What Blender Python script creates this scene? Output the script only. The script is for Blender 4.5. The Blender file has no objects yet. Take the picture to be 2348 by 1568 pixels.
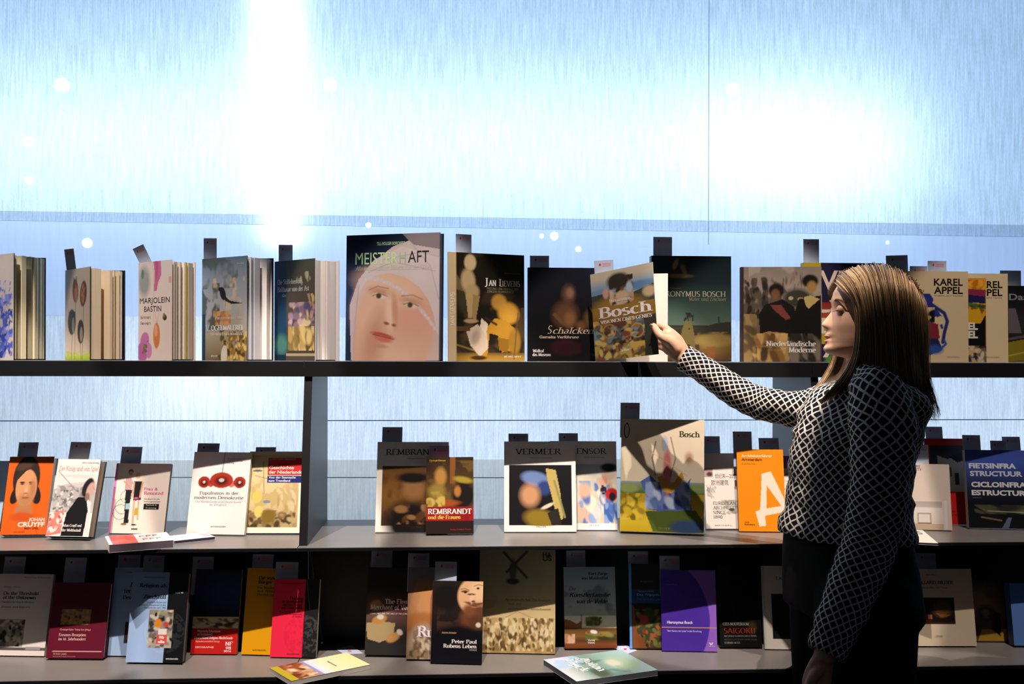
import bpy, math, random
import numpy as np
from mathutils import Vector, Matrix

SC = bpy.context.scene
COL = SC.collection
R = math.radians

# ------------------------------------------------------------------ camera
F, CX, CY = 2283.0, 1174.0, 822.0
YAW, ROLL = R(3.4), R(0.15)
EYE = Vector((0, 0, 1.5))
fw = Vector((math.sin(YAW), math.cos(YAW), 0))
rt = Vector((math.cos(YAW), -math.sin(YAW), 0))
UP = Vector((0, 0, 1))
cd = bpy.data.cameras.new('camera'); cam = bpy.data.objects.new('camera', cd); COL.objects.link(cam)
cd.sensor_width = 36; cd.lens = 36 * F / 2348; cd.shift_y = (CY - 784) / 2348
cd.clip_start = 0.02
cx_ = rt * math.cos(ROLL) + UP * math.sin(ROLL)
cy_ = -rt * math.sin(ROLL) + UP * math.cos(ROLL)
m = Matrix.Identity(4)
for i in range(3):
    m[i][0] = cx_[i]; m[i][1] = cy_[i]; m[i][2] = -fw[i]; m[i][3] = EYE[i]
cam.matrix_world = m
SC.camera = cam

# ------------------------------------------------------------------ view, world
SC.view_settings.view_transform = 'Standard'
SC.view_settings.look = 'None'
SC.view_settings.gamma = 1.0
SC.view_settings.exposure = 0.0
SC.view_settings.use_curve_mapping = False
SC.cycles.use_denoising = True
SC.cycles.max_bounces = 6
SC.cycles.transparent_max_bounces = 12
SC.cycles.sample_clamp_indirect = 6
W = bpy.data.worlds.new('world'); SC.world = W; W.use_nodes = True
W.node_tree.nodes['Background'].inputs[0].default_value = (0.40, 0.55, 1.0, 1)
W.node_tree.nodes['Background'].inputs[1].default_value = 0.013

def ray(px, py):
    dx, dy = px - CX, py - CY
    c, s = math.cos(ROLL), math.sin(ROLL)
    a, b = dx * c + dy * s, -dx * s + dy * c
    return fw * F + rt * a - UP * b
def at_Y(px, py, Y):
    d = ray(px, py); return EYE + d * (Y / d.y)
def at_Z(px, py, Z):
    d = ray(px, py); return EYE + d * ((Z - EYE.z) / d.z)
def proj(p):
    v = Vector(p) - EYE
    z = v.dot(fw); a = v.dot(rt) / z * F; b = -v.dot(UP) / z * F
    c, s = math.cos(ROLL), math.sin(ROLL)
    return CX + a * c - b * s, CY + a * s + b * c

# ------------------------------------------------------------------ lights
def aim(o, target):
    o.rotation_euler = (Vector(target) - o.location).to_track_quat('-Z', 'Y').to_euler()
def lamp(kind, name, loc, target, energy, color, parent=None, **kw):
    l = bpy.data.lights.new(name, kind); l.energy = energy; l.color = color
    for k, v in kw.items(): setattr(l, k, v)
    o = bpy.data.objects.new(name, l); COL.objects.link(o); o.location = loc
    aim(o, target)
    return o
WARM = (1.0, 0.86, 0.74)
Y_BACK, Y_TOP, Y_MID, Y_LOW, Y_LOWBACK = 3.0, 2.667, 2.56, 2.46, 2.755
Z_TOP = at_Y(1174, 829, Y_TOP).z
Z_MID = at_Y(1174, 1252, Y_MID).z
Z_LOW = at_Y(1174, 1543, Y_LOW).z
TH = at_Y(1174, 829, Y_TOP).z - at_Y(1174, 864, Y_TOP).z
# the shop's row of ceiling spotlights, then one added for the face: (x, y, z), aim, watts, cone (deg)
TH_MID = 0.009
TT = math.tan(R(23.2)) * 2.9
SPOTS = [((-2.05, 1.35, 4.0), (-2.05, 1.35 + TT, 1.1), 440, 22.0),
         ((-1.42, 1.35, 4.0), (-1.42, 1.35 + TT, 1.1), 440, 22.0),
         ((-0.79, 1.35, 4.0), (-0.79, 1.35 + TT, 1.1), 440, 22.0),
         ((-0.16, 1.35, 4.0), (-0.16, 1.35 + TT, 1.1), 440, 22.0),
         ((0.36, 1.35, 4.0), (0.46, 1.38 + TT, 1.1), 460, 20.2),
         ((0.86, 1.36, 4.0), (0.88, 1.36 + math.tan(R(25.9)) * 2.9, 1.1), 350, 17.6),
         ((1.58, 1.40, 4.0), (1.56, 1.40 + TT, 1.1), 260, 19.6),
         ((-0.25, 1.75, 4.0), (0.845, 2.235, 1.655), 330, 5.0)]  # added narrow beam to brighten the woman's face, not part of the shop's row
for i, (p, t, e, c) in enumerate(SPOTS):
    lamp('SPOT', 'spot_beam', p, t, e, WARM, spot_size=R(c), spot_blend=0.12, shadow_soft_size=0.018)
# daylight and lamps behind the translucent wall
lamp('AREA', 'daylight', (1.6, 6.2, 2.4), (1.6, 3.1, 1.9), 290, (0.50, 0.70, 1.0), shape='RECTANGLE', size=12.0, size_y=3.2)
lamp('AREA', 'backlight', (-0.45, 3.42, 2.16), (-0.45, 3.1, 2.16), 6.0, (0.80, 0.93, 1.0), shape='RECTANGLE', size=2.3, size_y=0.24)
lamp('AREA', 'backlight', (1.10, 3.36, 2.18), (1.10, 3.1, 2.16), 2.4, (0.80, 0.93, 1.0), shape='RECTANGLE', size=0.7, size_y=0.2)
lamp('AREA', 'backlight', (0.0, 3.5, 1.25), (0.0, 3.1, 1.25), 6.5, (1.0, 0.96, 0.86), shape='RECTANGLE', size=6.0, size_y=0.35)  # warm lamp added to brighten the lower cloth

lamp('AREA', 'backlight', (-0.72, 3.3, 1.42), (-0.72, 3.1, 1.40), 0.45, (1.0, 0.97, 0.82), shape='RECTANGLE', size=0.5, size_y=0.12)
# ------------------------------------------------------------------ materials
def mat(name):
    ma = bpy.data.materials.new(name); ma.use_nodes = True
    nt = ma.node_tree; nt.nodes.clear()
    out = nt.nodes.new('ShaderNodeOutputMaterial')
    return ma, nt, out
def node(nt, t, **kw):
    n = nt.nodes.new(t)
    for k, v in kw.items():
        if k == 'inp':
            for a, b in v.items(): n.inputs[a].default_value = b
        else: setattr(n, k, v)
    return n
def principled(name, col=(0.5, 0.5, 0.5), rough=0.5, spec=0.5, metal=0.0, noise=0.0, nscale=40, bump=0.0, attr=None, coat=0.0, emit=None, estr=0, stretch=None):
    ma, nt, out = mat(name); L = nt.links
    b = node(nt, 'ShaderNodeBsdfPrincipled')
    b.inputs['Roughness'].default_value = rough
    b.inputs['Specular IOR Level'].default_value = spec
    b.inputs['Metallic'].default_value = metal
    b.inputs['Coat Weight'].default_value = coat
    b.inputs['Base Color'].default_value = (*col, 1)
    tc = node(nt, 'ShaderNodeTexCoord'); src = tc.outputs['Object']
    if stretch:
        mp = node(nt, 'ShaderNodeMapping'); mp.inputs['Scale'].default_value = stretch
        L.new(src, mp.inputs[0]); src = mp.outputs[0]
    nz = node(nt, 'ShaderNodeTexNoise'); nz.inputs['Scale'].default_value = nscale; nz.inputs['Detail'].default_value = 4
    L.new(src, nz.inputs['Vector'])
    base = None
    if attr:
        at = node(nt, 'ShaderNodeAttribute', attribute_name=attr); base = at.outputs['Color']
    if noise:
        mr = node(nt, 'ShaderNodeMapRange'); mr.inputs[3].default_value = 1 - noise; mr.inputs[4].default_value = 1 + noise
        L.new(nz.outputs[0], mr.inputs[0])
        mx = node(nt, 'ShaderNodeVectorMath', operation='SCALE')
        if base: L.new(base, mx.inputs[0])
        else: mx.inputs[0].default_value = col
        L.new(mr.outputs[0], mx.inputs['Scale']); base = mx.outputs[0]
    if base: L.new(base, b.inputs['Base Color'])
    if bump:
        bp = node(nt, 'ShaderNodeBump'); bp.inputs['Strength'].default_value = bump; bp.inputs['Distance'].default_value = 0.002
        L.new(nz.outputs[0], bp.inputs['Height']); L.new(bp.outputs[0], b.inputs['Normal'])
    if emit:
        b.inputs['Emission Color'].default_value = (*emit, 1); b.inputs['Emission Strength'].default_value = estr
    L.new(b.outputs[0], out.inputs[0])
    return ma
def lin(h):
    c = np.array([int(h[i:i + 2], 16) / 255 for i in (0, 2, 4)])
    return np.where(c <= 0.04045, c / 12.92, ((c + 0.055) / 1.055) ** 2.4)
def L3(h): return tuple(float(v) for v in lin(h))

M_PRINT = principled('printed_cover', attr='Col', rough=0.38, spec=0.4, noise=0.03, nscale=300)
M_INK = principled('printed_ink', attr='Col', rough=0.4, spec=0.3)
M_SHELF = principled('dark_laminate', (0.18, 0.166, 0.162), rough=0.36, spec=0.5, noise=0.12, nscale=9, bump=0.05)
M_EDGE = principled('black_edge_band', (0.003, 0.003, 0.005), rough=0.6, spec=0.3, noise=0.1)
M_PANEL = principled('charcoal_panel', (0.022, 0.026, 0.032), rough=0.45, noise=0.12, nscale=7)
M_BACKP = principled('black_back_panel', (0.006, 0.007, 0.009), rough=0.6, noise=0.2, nscale=5)
M_FLOOR = principled('dark_floor', (0.03, 0.03, 0.032), rough=0.5, noise=0.3, nscale=3, bump=0.1)
M_CARD = principled('pale_card', (0.42, 0.48, 0.64), rough=0.5, noise=0.03, nscale=60)
M_PAGE = None
def page_material():
    ma, nt, out = mat('paper_edges'); L = nt.links
    b = node(nt, 'ShaderNodeBsdfPrincipled'); b.inputs['Roughness'].default_value = 0.75
    at = node(nt, 'ShaderNodeAttribute', attribute_name='Col')
    tc = node(nt, 'ShaderNodeTexCoord')
    mp = node(nt, 'ShaderNodeMapping'); mp.inputs['Scale'].default_value = (3, 3, 900)
    nz = node(nt, 'ShaderNodeTexNoise'); nz.inputs['Scale'].default_value = 1; nz.inputs['Detail'].default_value = 2
    L.new(tc.outputs['Object'], mp.inputs[0]); L.new(mp.outputs[0], nz.inputs['Vector'])
    mr = node(nt, 'ShaderNodeMapRange'); mr.inputs[3].default_value = 0.85; mr.inputs[4].default_value = 1.10
    L.new(nz.outputs[0], mr.inputs[0])
    mx = node(nt, 'ShaderNodeVectorMath', operation='SCALE'); L.new(at.outputs['Color'], mx.inputs[0]); L.new(mr.outputs[0], mx.inputs['Scale'])
    L.new(mx.outputs[0], b.inputs['Base Color']); L.new(b.outputs[0], out.inputs[0])
    return ma
M_PAGE = page_material()

def fabric(name, col, clear, sx, amt, bump=0.3, coarse=0.0):
    """translucent woven cloth: light passes diffusely, a little straight through the gaps"""
    ma, nt, out = mat(name); L = nt.links
    tc = node(nt, 'ShaderNodeTexCoord')
    def streak(kx, kz, det):
        mp = node(nt, 'ShaderNodeMapping'); mp.inputs['Scale'].default_value = (kx, 1, kz)
        nz = node(nt, 'ShaderNodeTexNoise'); nz.inputs['Scale'].default_value = 1; nz.inputs['Detail'].default_value = det
        L.new(tc.outputs['Object'], mp.inputs[0]); L.new(mp.outputs[0], nz.inputs['Vector']); return nz.outputs[0]
    a = streak(sx, sx * 0.055, 3); b = streak(sx * 2.2, sx * 0.5, 2); c = streak(1.3, 1.1, 2)
    s1 = node(nt, 'ShaderNodeMath', operation='MULTIPLY_ADD'); L.new(b, s1.inputs[0]); s1.inputs[1].default_value = 0.5; L.new(a, s1.inputs[2])
    mr = node(nt, 'ShaderNodeMapRange', clamp=False); mr.inputs[1].default_value = 0.45; mr.inputs[2].default_value = 1.05
    mr.inputs[3].default_value = 1 - amt; mr.inputs[4].default_value = 1 + amt
    L.new(s1.outputs[0], mr.inputs[0])
    mc = node(nt, 'ShaderNodeMapRange', clamp=False); mc.inputs[1].default_value = 0.3; mc.inputs[2].default_value = 0.7
    mc.inputs[3].default_value = 1 - coarse; mc.inputs[4].default_value = 1 + coarse; L.new(c, mc.inputs[0])
    mm = node(nt, 'ShaderNodeMath', operation='MULTIPLY'); L.new(mr.outputs[0], mm.inputs[0]); L.new(mc.outputs[0], mm.inputs[1])
    sc = node(nt, 'ShaderNodeVectorMath', operation='SCALE'); sc.inputs[0].default_value = col; L.new(mm.outputs[0], sc.inputs['Scale'])
    bp = node(nt, 'ShaderNodeBump'); bp.inputs['Strength'].default_value = bump; bp.inputs['Distance'].default_value = 0.001; L.new(s1.outputs[0], bp.inputs['Height'])
    tl = node(nt, 'ShaderNodeBsdfTranslucent'); L.new(sc.outputs[0], tl.inputs[0]); L.new(bp.outputs[0], tl.inputs['Normal'])
    df = node(nt, 'ShaderNodeBsdfDiffuse'); df.inputs[0].default_value = (col[0] * .8, col[1] * .8, col[2] * .8, 1); L.new(bp.outputs[0], df.inputs['Normal'])
    mx = node(nt, 'ShaderNodeMixShader'); mx.inputs[0].default_value = 0.15; L.new(tl.outputs[0], mx.inputs[1]); L.new(df.outputs[0], mx.inputs[2])
    tr = node(nt, 'ShaderNodeBsdfTransparent')
    mt = node(nt, 'ShaderNodeMixShader'); mt.inputs[0].default_value = clear; L.new(mx.outputs[0], mt.inputs[1]); L.new(tr.outputs[0], mt.inputs[2])
    L.new(mt.outputs[0], out.inputs[0])
    return ma

def glass_pane():
    ma, nt, out = mat('clear_glass_pane'); L = nt.links
    g = node(nt, 'ShaderNodeBsdfGlossy'); g.inputs['Roughness'].default_value = 0.015; g.inputs[0].default_value = (1, 1, 1, 1)
    t = node(nt, 'ShaderNodeBsdfTransparent'); t.inputs[0].default_value = (0.93, 0.97, 1, 1)
    f = node(nt, 'ShaderNodeFresnel'); f.inputs[0].default_value = 1.5
    mx = node(nt, 'ShaderNodeMixShader'); L.new(f.outputs[0], mx.inputs[0]); L.new(t.outputs[0], mx.inputs[1]); L.new(g.outputs[0], mx.inputs[2])
    L.new(mx.outputs[0], out.inputs[0]); return ma

# ------------------------------------------------------------------ mesh helpers
def mesh_obj(name, V, Fc, material, parent=None, cols=None, mats=None, smooth=False, mw=None, pdom=False):
    me = bpy.data.meshes.new(name)
    me.from_pydata([tuple(v) for v in V], [], Fc)
    if cols is not None:
        a = me.color_attributes.new('Col', 'FLOAT_COLOR', 'POINT')
        arr = np.ones((len(V), 4), dtype=np.float32); arr[:, :3] = np.array(cols, dtype=np.float32).reshape(-1, 3)
        a.data.foreach_set('color', arr.ravel())
    for mm_ in (material if isinstance(material, (list, tuple)) else [material]): me.materials.append(mm_)
    if mats is not None: me.polygons.foreach_set('material_index', mats)
    if smooth: me.polygons.foreach_set('use_smooth', [True] * len(me.polygons))
    me.update()
    o = bpy.data.objects.new(name, me); COL.objects.link(o)
    if parent is not None: o.parent = parent
    if mw is not None: o.matrix_world = mw
    return o
class MB:
    def __init__(s): s.V = []; s.F = []; s.C = []
    def box(s, x0, y0, z0, x1, y1, z1, col=(0.5, 0.5, 0.5)):
        n = len(s.V)
        s.V += [(x0, y0, z0), (x1, y0, z0), (x1, y1, z0), (x0, y1, z0), (x0, y0, z1), (x1, y0, z1), (x1, y1, z1), (x0, y1, z1)]
        s.F += [(n, n + 3, n + 2, n + 1), (n + 4, n + 5, n + 6, n + 7), (n, n + 1, n + 5, n + 4), (n + 1, n + 2, n + 6, n + 5), (n + 2, n + 3, n + 7, n + 6), (n + 3, n, n + 4, n + 7)]
        s.C += [col] * 8
    def prism(s, base, top, col=(0.5, 0.5, 0.5)):
        """base, top: equal lists of points (counter-clockwise seen from the top)"""
        n = len(s.V); k = len(base)
        s.V += [tuple(p) for p in base] + [tuple(p) for p in top]
        s.F += [tuple(n + i for i in reversed(range(k))), tuple(n + k + i for i in range(k))]
        s.F += [(n + i, n + (i + 1) % k, n + k + (i + 1) % k, n + k + i) for i in range(k)]
        s.C += [col] * (2 * k)
    def build(s, name, material, parent=None, **kw):
        return mesh_obj(name, s.V, s.F, material, parent, cols=s.C, **kw)
def empty(name, label, cat, mw, group=None):
    o = bpy.data.objects.new(name, None); COL.objects.link(o); o.matrix_world = mw
    o.empty_display_size = 0.05
    tag(o, label, cat, group); return o
def tag(o, label=None, cat=None, group=None, kind=None):
    if label: o['label'] = label
    if cat: o['category'] = cat
    if group: o['group'] = group
    if kind: o['kind'] = kind
    return o
def frame(P, x, y, z):
    m = Matrix.Identity(4)
    for i in range(3):
        m[i][0] = x[i]; m[i][1] = y[i]; m[i][2] = z[i]; m[i][3] = P[i]
    return m

# ------------------------------------------------------------------ the setting
fl = MB(); fl.box(-4, -1.5, -0.05, 5, 6.8, 0); tag(fl.build('floor', M_FLOOR), kind='structure')

YG, YF = 3.03, 3.10
def hang(name, p, mtl, Y, x0=-3.6, x1=4.0, th=0.0):
    """a sheet hanging at depth Y; p = (left top, right top, left bottom, right bottom) as heights"""
    V = []; Fc = []
    n = 60
    for i in range(n + 1):
        x = x0 + (x1 - x0) * i / n; f = i / n
        V += [(x, Y, p[0] + (p[1] - p[0]) * f), (x, Y, p[2] + (p[3] - p[2]) * f)]
    for i in range(n): Fc.append((2 * i, 2 * i + 1, 2 * i + 3, 2 * i + 2))
    return mesh_obj(name, V, Fc, mtl)
def hgt(y0, y2, Y, X):                     # height at world X of a line seen from (0,y0) to (2348,y2)
    a, b = at_Y(0, y0, Y), at_Y(2348, y2, Y)
    return a.z + (b.z - a.z) * (X - a.x) / (b.x - a.x)
def two(y0, y2, Y): return hgt(y0, y2, Y, -3.6), hgt(y0, y2, Y, 4.0)
M_FAB = fabric('streaky_white_voile', (0.80, 0.86, 0.90), 0.03, 170, 0.24)
M_HEM = fabric('doubled_voile_hem', (0.50, 0.56, 0.64), 0.02, 170, 0.28)
M_FILM = fabric('smooth_lilac_film', (0.68, 0.73, 0.86), 0.03, 60, 0.06, bump=0.15, coarse=0.03)
M_LOWF = fabric('fluted_lower_voile', (0.86, 0.87, 0.87), 0.05, 170, 0.22, coarse=0.10)
M_GREY = fabric('grey_fluted_voile', (0.66, 0.63, 0.57), 0.05, 170, 0.18, coarse=0.08)
win = empty('window_1', None, None, Matrix.Translation((0, YF, 0))); tag(win, 'wide translucent backlit cloth wall behind the book shelves', kind='structure')
def under(o, p):
    o.parent = p; o.matrix_parent_inverse = p.matrix_world.inverted()
    return o
t0, t1 = 3.2, 3.2
a0, a1 = two(484, 516, YF); b0, b1 = two(505, 543, YF); c0, c1 = two(722, 738, YF)
d0, d1 = two(965, 962, YF); e0, e1 = two(1056, 1050, YF)
under(hang('upper_cloth', (t0, t1, a0, a1), M_FAB, YF), win)
under(hang('cloth_hem', (a0, a1, b0, b1), M_HEM, YF - 0.002), win)
under(hang('middle_film', (b0, b1, c0, c1), M_FILM, YF + 0.003), win)
under(hang('lower_cloth', (c0, c1, e0, e1), M_LOWF, YF), win)
under(hang('bottom_cloth', (e0, e1, 0.0, 0.0), M_GREY, YF + 0.002), win)
for (ya, yb, col, nm) in ((965, 962, (0.05, 0.06, 0.08), 'dark_seam'), (1094, 1096, (0.9, 0.9, 0.86), 'pale_thread')):
    yy = YF - 0.006 if nm == 'dark_seam' else YG - 0.008
    p0, p1 = two(ya, yb, yy)
    s = MB(); r = 0.0013
    s.prism([(-3.6, yy - r, p0 - r), (-3.6, yy + r, p0 - r), (-3.6, yy + r, p0 + r), (-3.6, yy - r, p0 + r)],
            [(4, yy - r, p1 - r), (4, yy + r, p1 - r), (4, yy + r, p1 + r), (4, yy - r, p1 + r)], col)
    under(s.build(nm, principled(nm, col, 0.6)), win)
def vline(px, Y, z0, z1, w, col, nm):
    X = at_Y(px, 400, Y).x
    s = MB(); s.box(X - w, Y, z0, X + w, Y + 0.003, z1, col); return s.build(nm, principled(nm, col, 0.7))
under(vline(1625, YF - 0.004, 1.86, 3.2, 0.0009, (0.62, 0.70, 0.80), 'vertical_seam'), win)
gl = hang('glass_sheet', (3.2, 3.2, 0.0, 0.0), glass_pane(), YG); under(gl, win)
# upright lamp tube close behind the cloth, and the boards of the light box
tubeM = principled('lit_tube', (1, 1, 1), emit=(0.86, 0.95, 1.0), estr=5)
def cyl(p0, p1, r0, r1=None, n=12, caps=True):
    r1 = r0 if r1 is None else r1
    p0, p1 = Vector(p0), Vector(p1); d = (p1 - p0).normalized(); a = d.orthogonal().normalized(); b = d.cross(a)
    V = []; Fc = []
    for p, r in ((p0, r0), (p1, r1)):
        for i in range(n): t = 2 * math.pi * i / n; V.append(p + a * math.cos(t) * r + b * math.sin(t) * r)
    Fc = [(i, (i + 1) % n, n + (i + 1) % n, n + i) for i in range(n)]
    if caps: Fc += [tuple(reversed(range(n))), tuple(range(n, 2 * n))]
    return V, Fc
tp0, tp1 = at_Y(638, 40, 3.125), at_Y(651, 560, 3.125)
tb = MB(); hw = 0.047
tb.prism([(tp1.x - hw, 3.125, tp1.z), (tp1.x + hw, 3.125, tp1.z), (tp1.x + hw, 3.14, tp1.z), (tp1.x - hw, 3.14, tp1.z)],
         [(tp0.x - .01 - hw, 3.125, 2.95), (tp0.x - .01 + hw, 3.125, 2.95), (tp0.x - .01 + hw, 3.14, 2.95), (tp0.x - .01 - hw, 3.14, 2.95)])
tag(tb.build('light_strip', tubeM), 'upright glowing white light strip shining through the cloth wall', 'lamp')

# ------------------------------------------------------------------ shelving
def xw(px, py, Y): return at_Y(px, py, Y).x
XP1 = xw(697, 880, Y_TOP); XP2 = xw(1861, 880, Y_TOP); PT = 0.021
XL, XR = -2.6, 2.75
def shelving(x0, x1, label, post_left):
    root = empty('shelving_unit', label, 'shelf', Matrix.Translation((x0, Y_BACK, 0)), 'dark shelving units joined side by side')
    g = 0.0012
    def put(o): return under(o, root)
    for (z, yf, yb, nm) in ((Z_TOP, Y_TOP, Y_BACK, 'shelf_board'), (Z_MID, Y_MID, Y_BACK, 'shelf_board'), (Z_LOW, Y_LOW, Y_LOWBACK + 0.02, 'shelf_board')):
        th = TH if z == Z_TOP else TH_MID
        b = MB(); b.box(x0 + g, yf + 0.001, z - th, x1 - g, yb, z)
        o = put(b.build(nm, M_SHELF))
        e = MB(); e.box(x0 + g, yf - 0.001, z - th, x1 - g, yf + 0.0009, z - 0.0012)
        eo = e.build('edge_band', M_EDGE); eo.parent = o; eo.matrix_parent_inverse = o.matrix_world.inverted()
    b = MB(); b.box(x0 + g, Y_LOWBACK, 0.0, x1 - g, Y_LOWBACK + 0.018, Z_MID - TH_MID); put(b.build('back_panel', M_BACKP))
    b = MB(); b.box(x0 + g, Y_LOW + 0.02, 0.0, x1 - g, Y_LOW + 0.04, Z_LOW - TH_MID - 0.001); put(b.build('plinth_panel', M_BACKP))
    if post_left:
        zt, zm, zl = Z_TOP - TH, Z_MID, Z_LOW
        for (za, zb, ya, yb, ybk) in ((zm, zt, Y_MID + 0.03, Y_TOP + 0.01, Y_BACK),):
            b = MB()
            b.prism([(x0, ya, za), (x0 + PT, ya, za), (x0 + PT, ybk, za), (x0, ybk, za)], [(x0, yb, zb), (x0 + PT, yb, zb), (x0 + PT, ybk, zb), (x0, ybk, zb)])
            o = put(b.build('side_panel', M_PANEL))
            b = MB()
            b.prism([(x0, ya - .002, za), (x0 + PT, ya - .002, za), (x0 + PT, ya - .0001, za), (x0, ya - .0001, za)], [(x0, yb - .002, zb), (x0 + PT, yb - .002, zb), (x0 + PT, yb - .0001, zb), (x0, yb - .0001, zb)])
            eo = b.build('edge_band', M_EDGE); eo.parent = o; eo.matrix_parent_inverse = o.matrix_world.inverted()
    return root
shelving(XL, XP1, 'dark shelving unit holding the orange portrait book, beside the glowing light strip', False)
shelving(XP1, XP2, 'dark middle shelving unit between two slanted side panels, holding the big face book', True)
shelving(XP2, XR, 'dark shelving unit behind the woman, holding the blue road book', True)

# ------------------------------------------------------------------ painting printed covers into vertex colours
class Art:
    def __init__(s, w, h, seed=1):
        s.w, s.h = w, h; s.asp = h / w
        u = (np.arange(w) + 0.5) / w; v = (np.arange(h) + 0.5) / h
        u[0] = 0; u[-1] = 1; v[0] = 0; v[-1] = 1
        s.U, s.V = np.meshgrid(u, v); s.I = np.ones((h, w, 3)) * 0.5; s.rng = np.random.RandomState(seed)
    def mix(s, m_, c):
        if isinstance(c, str): c = lin(c)
        s.I = s.I * (1 - m_[..., None]) + np.asarray(c) * m_[..., None]
    def noise(s, scale, sx=1.0, sy=1.0, oct=3):
        out = np.zeros_like(s.U); amp = 1; tot = 0
        for o in range(oct):
            gx = max(2, int(scale * sx * 2 ** o)); gy = max(2, int(scale * sy * s.asp * 2 ** o))
            g = s.rng.rand(gy + 2, gx + 2)
            x = s.U * gx; y = s.V * gy; xi = np.minimum(x.astype(int), gx); yi = np.minimum(y.astype(int), gy); fx = x - xi; fy = y - yi
            fx = fx * fx * (3 - 2 * fx); fy = fy * fy * (3 - 2 * fy)
            n = (g[yi, xi] * (1 - fx) + g[yi, xi + 1] * fx) * (1 - fy) + (g[yi + 1, xi] * (1 - fx) + g[yi + 1, xi + 1] * fx) * fy
            out += n * amp; tot += amp; amp *= 0.5
        return out / tot
    def seg(s, pts, wd):
        d = np.full_like(s.U, 9.0)
        for (x0, y0), (x1, y1) in zip(pts[:-1], pts[1:]):
            ax, ay = x0, y0 * s.asp; bx, by = x1 - x0, (y1 - y0) * s.asp
            L = bx * bx + by * by + 1e-12
            t = np.clip(((s.U - ax) * bx + (s.V * s.asp - ay) * by) / L, 0, 1)
            d = np.minimum(d, np.hypot(s.U - ax - t * bx, s.V * s.asp - ay - t * by))
        e = 1.2 / s.w
        return np.clip((wd / 2 + e / 2 - d) / e, 0, 1)
    def polym(s, pts):
        ins = np.zeros(s.U.shape, bool); n = len(pts)
        for i in range(n):
            x0, y0 = pts[i]; x1, y1 = pts[(i + 1) % n]
            if y0 == y1: continue
            c = ((y0 > s.V) != (y1 > s.V)) & (s.U < (x1 - x0) * (s.V - y0) / (y1 - y0) + x0)
            ins ^= c
        return ins.astype(float)
    def ell(s, cx, cy, rx, ry, rot=0, soft=0.1):
        a = R(rot); dx = s.U - cx; dy = (s.V - cy) * s.asp; ry = ry * s.asp
        x = dx * math.cos(a) + dy * math.sin(a); y = -dx * math.sin(a) + dy * math.cos(a)
        d = np.hypot(x / rx, y / ry)
        return np.clip((1 + soft / 2 - d) / max(soft, 1e-3), 0, 1)
    def run(s, ops):
        for o in ops:
            k = o[0]
            if k == 'f': s.I[:] = lin(o[1])
            elif k == 'g':                       # vertical gradient through colours, optional box
                cs = o[1]; x0, y0, x1, y1 = o[2] if len(o) > 2 else (0, 0, 1, 1)
                t = np.clip((s.V - y0) / (y1 - y0), 0, 1) * (len(cs) - 1); i0 = np.minimum(t.astype(int), len(cs) - 2); f = (t - i0)[..., None]
                A = np.array([lin(c) for c in cs]); g = A[i0] * (1 - f) + A[i0 + 1] * f
                mk = ((s.U >= x0) & (s.U <= x1) & (s.V >= y0) & (s.V <= y1))[..., None]; s.I = np.where(mk, g, s.I)
            elif k == 'r': s.mix(((s.U >= o[1]) & (s.U <= o[3]) & (s.V >= o[2]) & (s.V <= o[4])).astype(float), o[5])
            elif k == 'e': s.mix(s.ell(*o[1:5], rot=o[6] if len(o) > 6 else 0, soft=o[7] if len(o) > 7 else 0.15), o[5])
            elif k == 'p': s.mix(s.polym(o[1]), o[2])
            elif k == 'l': s.mix(s.seg(o[1], o[2]), o[3])
            elif k == 'n': s.I *= (1 + o[1] * 2 * (s.noise(o[2], *(o[3:5] if len(o) > 3 else (1, 1))) - 0.5))[..., None]
            elif k == 'c':                        # cloudy patches of a colour: colour, amount, scale, threshold, box
                n = s.noise(o[3]); m_ = np.clip((n - o[4]) * 8, 0, 1) * o[2]
                if len(o) > 5: b = o[5]; m_ = m_ * ((s.U >= b[0]) & (s.U <= b[2]) & (s.V >= b[1]) & (s.V <= b[3]))
                s.mix(m_, o[1])
            elif k == 'd':                        # brush dabs: box, count, size, colours, elongation, angle
                x0, y0, x1, y1, n, sz, cols = o[1:8]; el = o[8] if len(o) > 8 else 1.6; ang = o[9] if len(o) > 9 else None
                for _ in range(n):
                    cx, cy = s.rng.uniform(x0, x1), s.rng.uniform(y0, y1); r_ = sz * s.rng.uniform(.5, 1.3)
                    a = s.rng.uniform(0, 180) if ang is None else ang + s.rng.uniform(-20, 20)
                    c = cols[s.rng.randint(len(cols))]
                    rr = r_ * el * 1.2; i0 = max(0, int((cx - rr) * s.w)); i1 = min(s.w, int((cx + rr) * s.w) + 2); j0 = max(0, int((cy - rr / s.asp) * s.h)); j1 = min(s.h, int((cy + rr / s.asp) * s.h) + 2)
                    if i1 <= i0 or j1 <= j0: continue
                    dx = s.U[j0:j1, i0:i1] - cx; dy = (s.V[j0:j1, i0:i1] - cy) * s.asp; q = R(a)
                    X = dx * math.cos(q) + dy * math.sin(q); Yy = -dx * math.sin(q) + dy * math.cos(q)
                    mk = np.clip((1.2 - np.hypot(X / (r_ * el), Yy / r_)) / 0.5, 0, 1)[..., None]
                    mk = mk * ((s.U[j0:j1, i0:i1] >= x0) & (s.U[j0:j1, i0:i1] <= x1) & (s.V[j0:j1, i0:i1] >= y0) & (s.V[j0:j1, i0:i1] <= y1))[..., None]
                    s.I[j0:j1, i0:i1] = s.I[j0:j1, i0:i1] * (1 - mk) + lin(c) * mk
            elif k == 'x': o[1](s)
        return np.clip(s.I, 0, 1)

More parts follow.
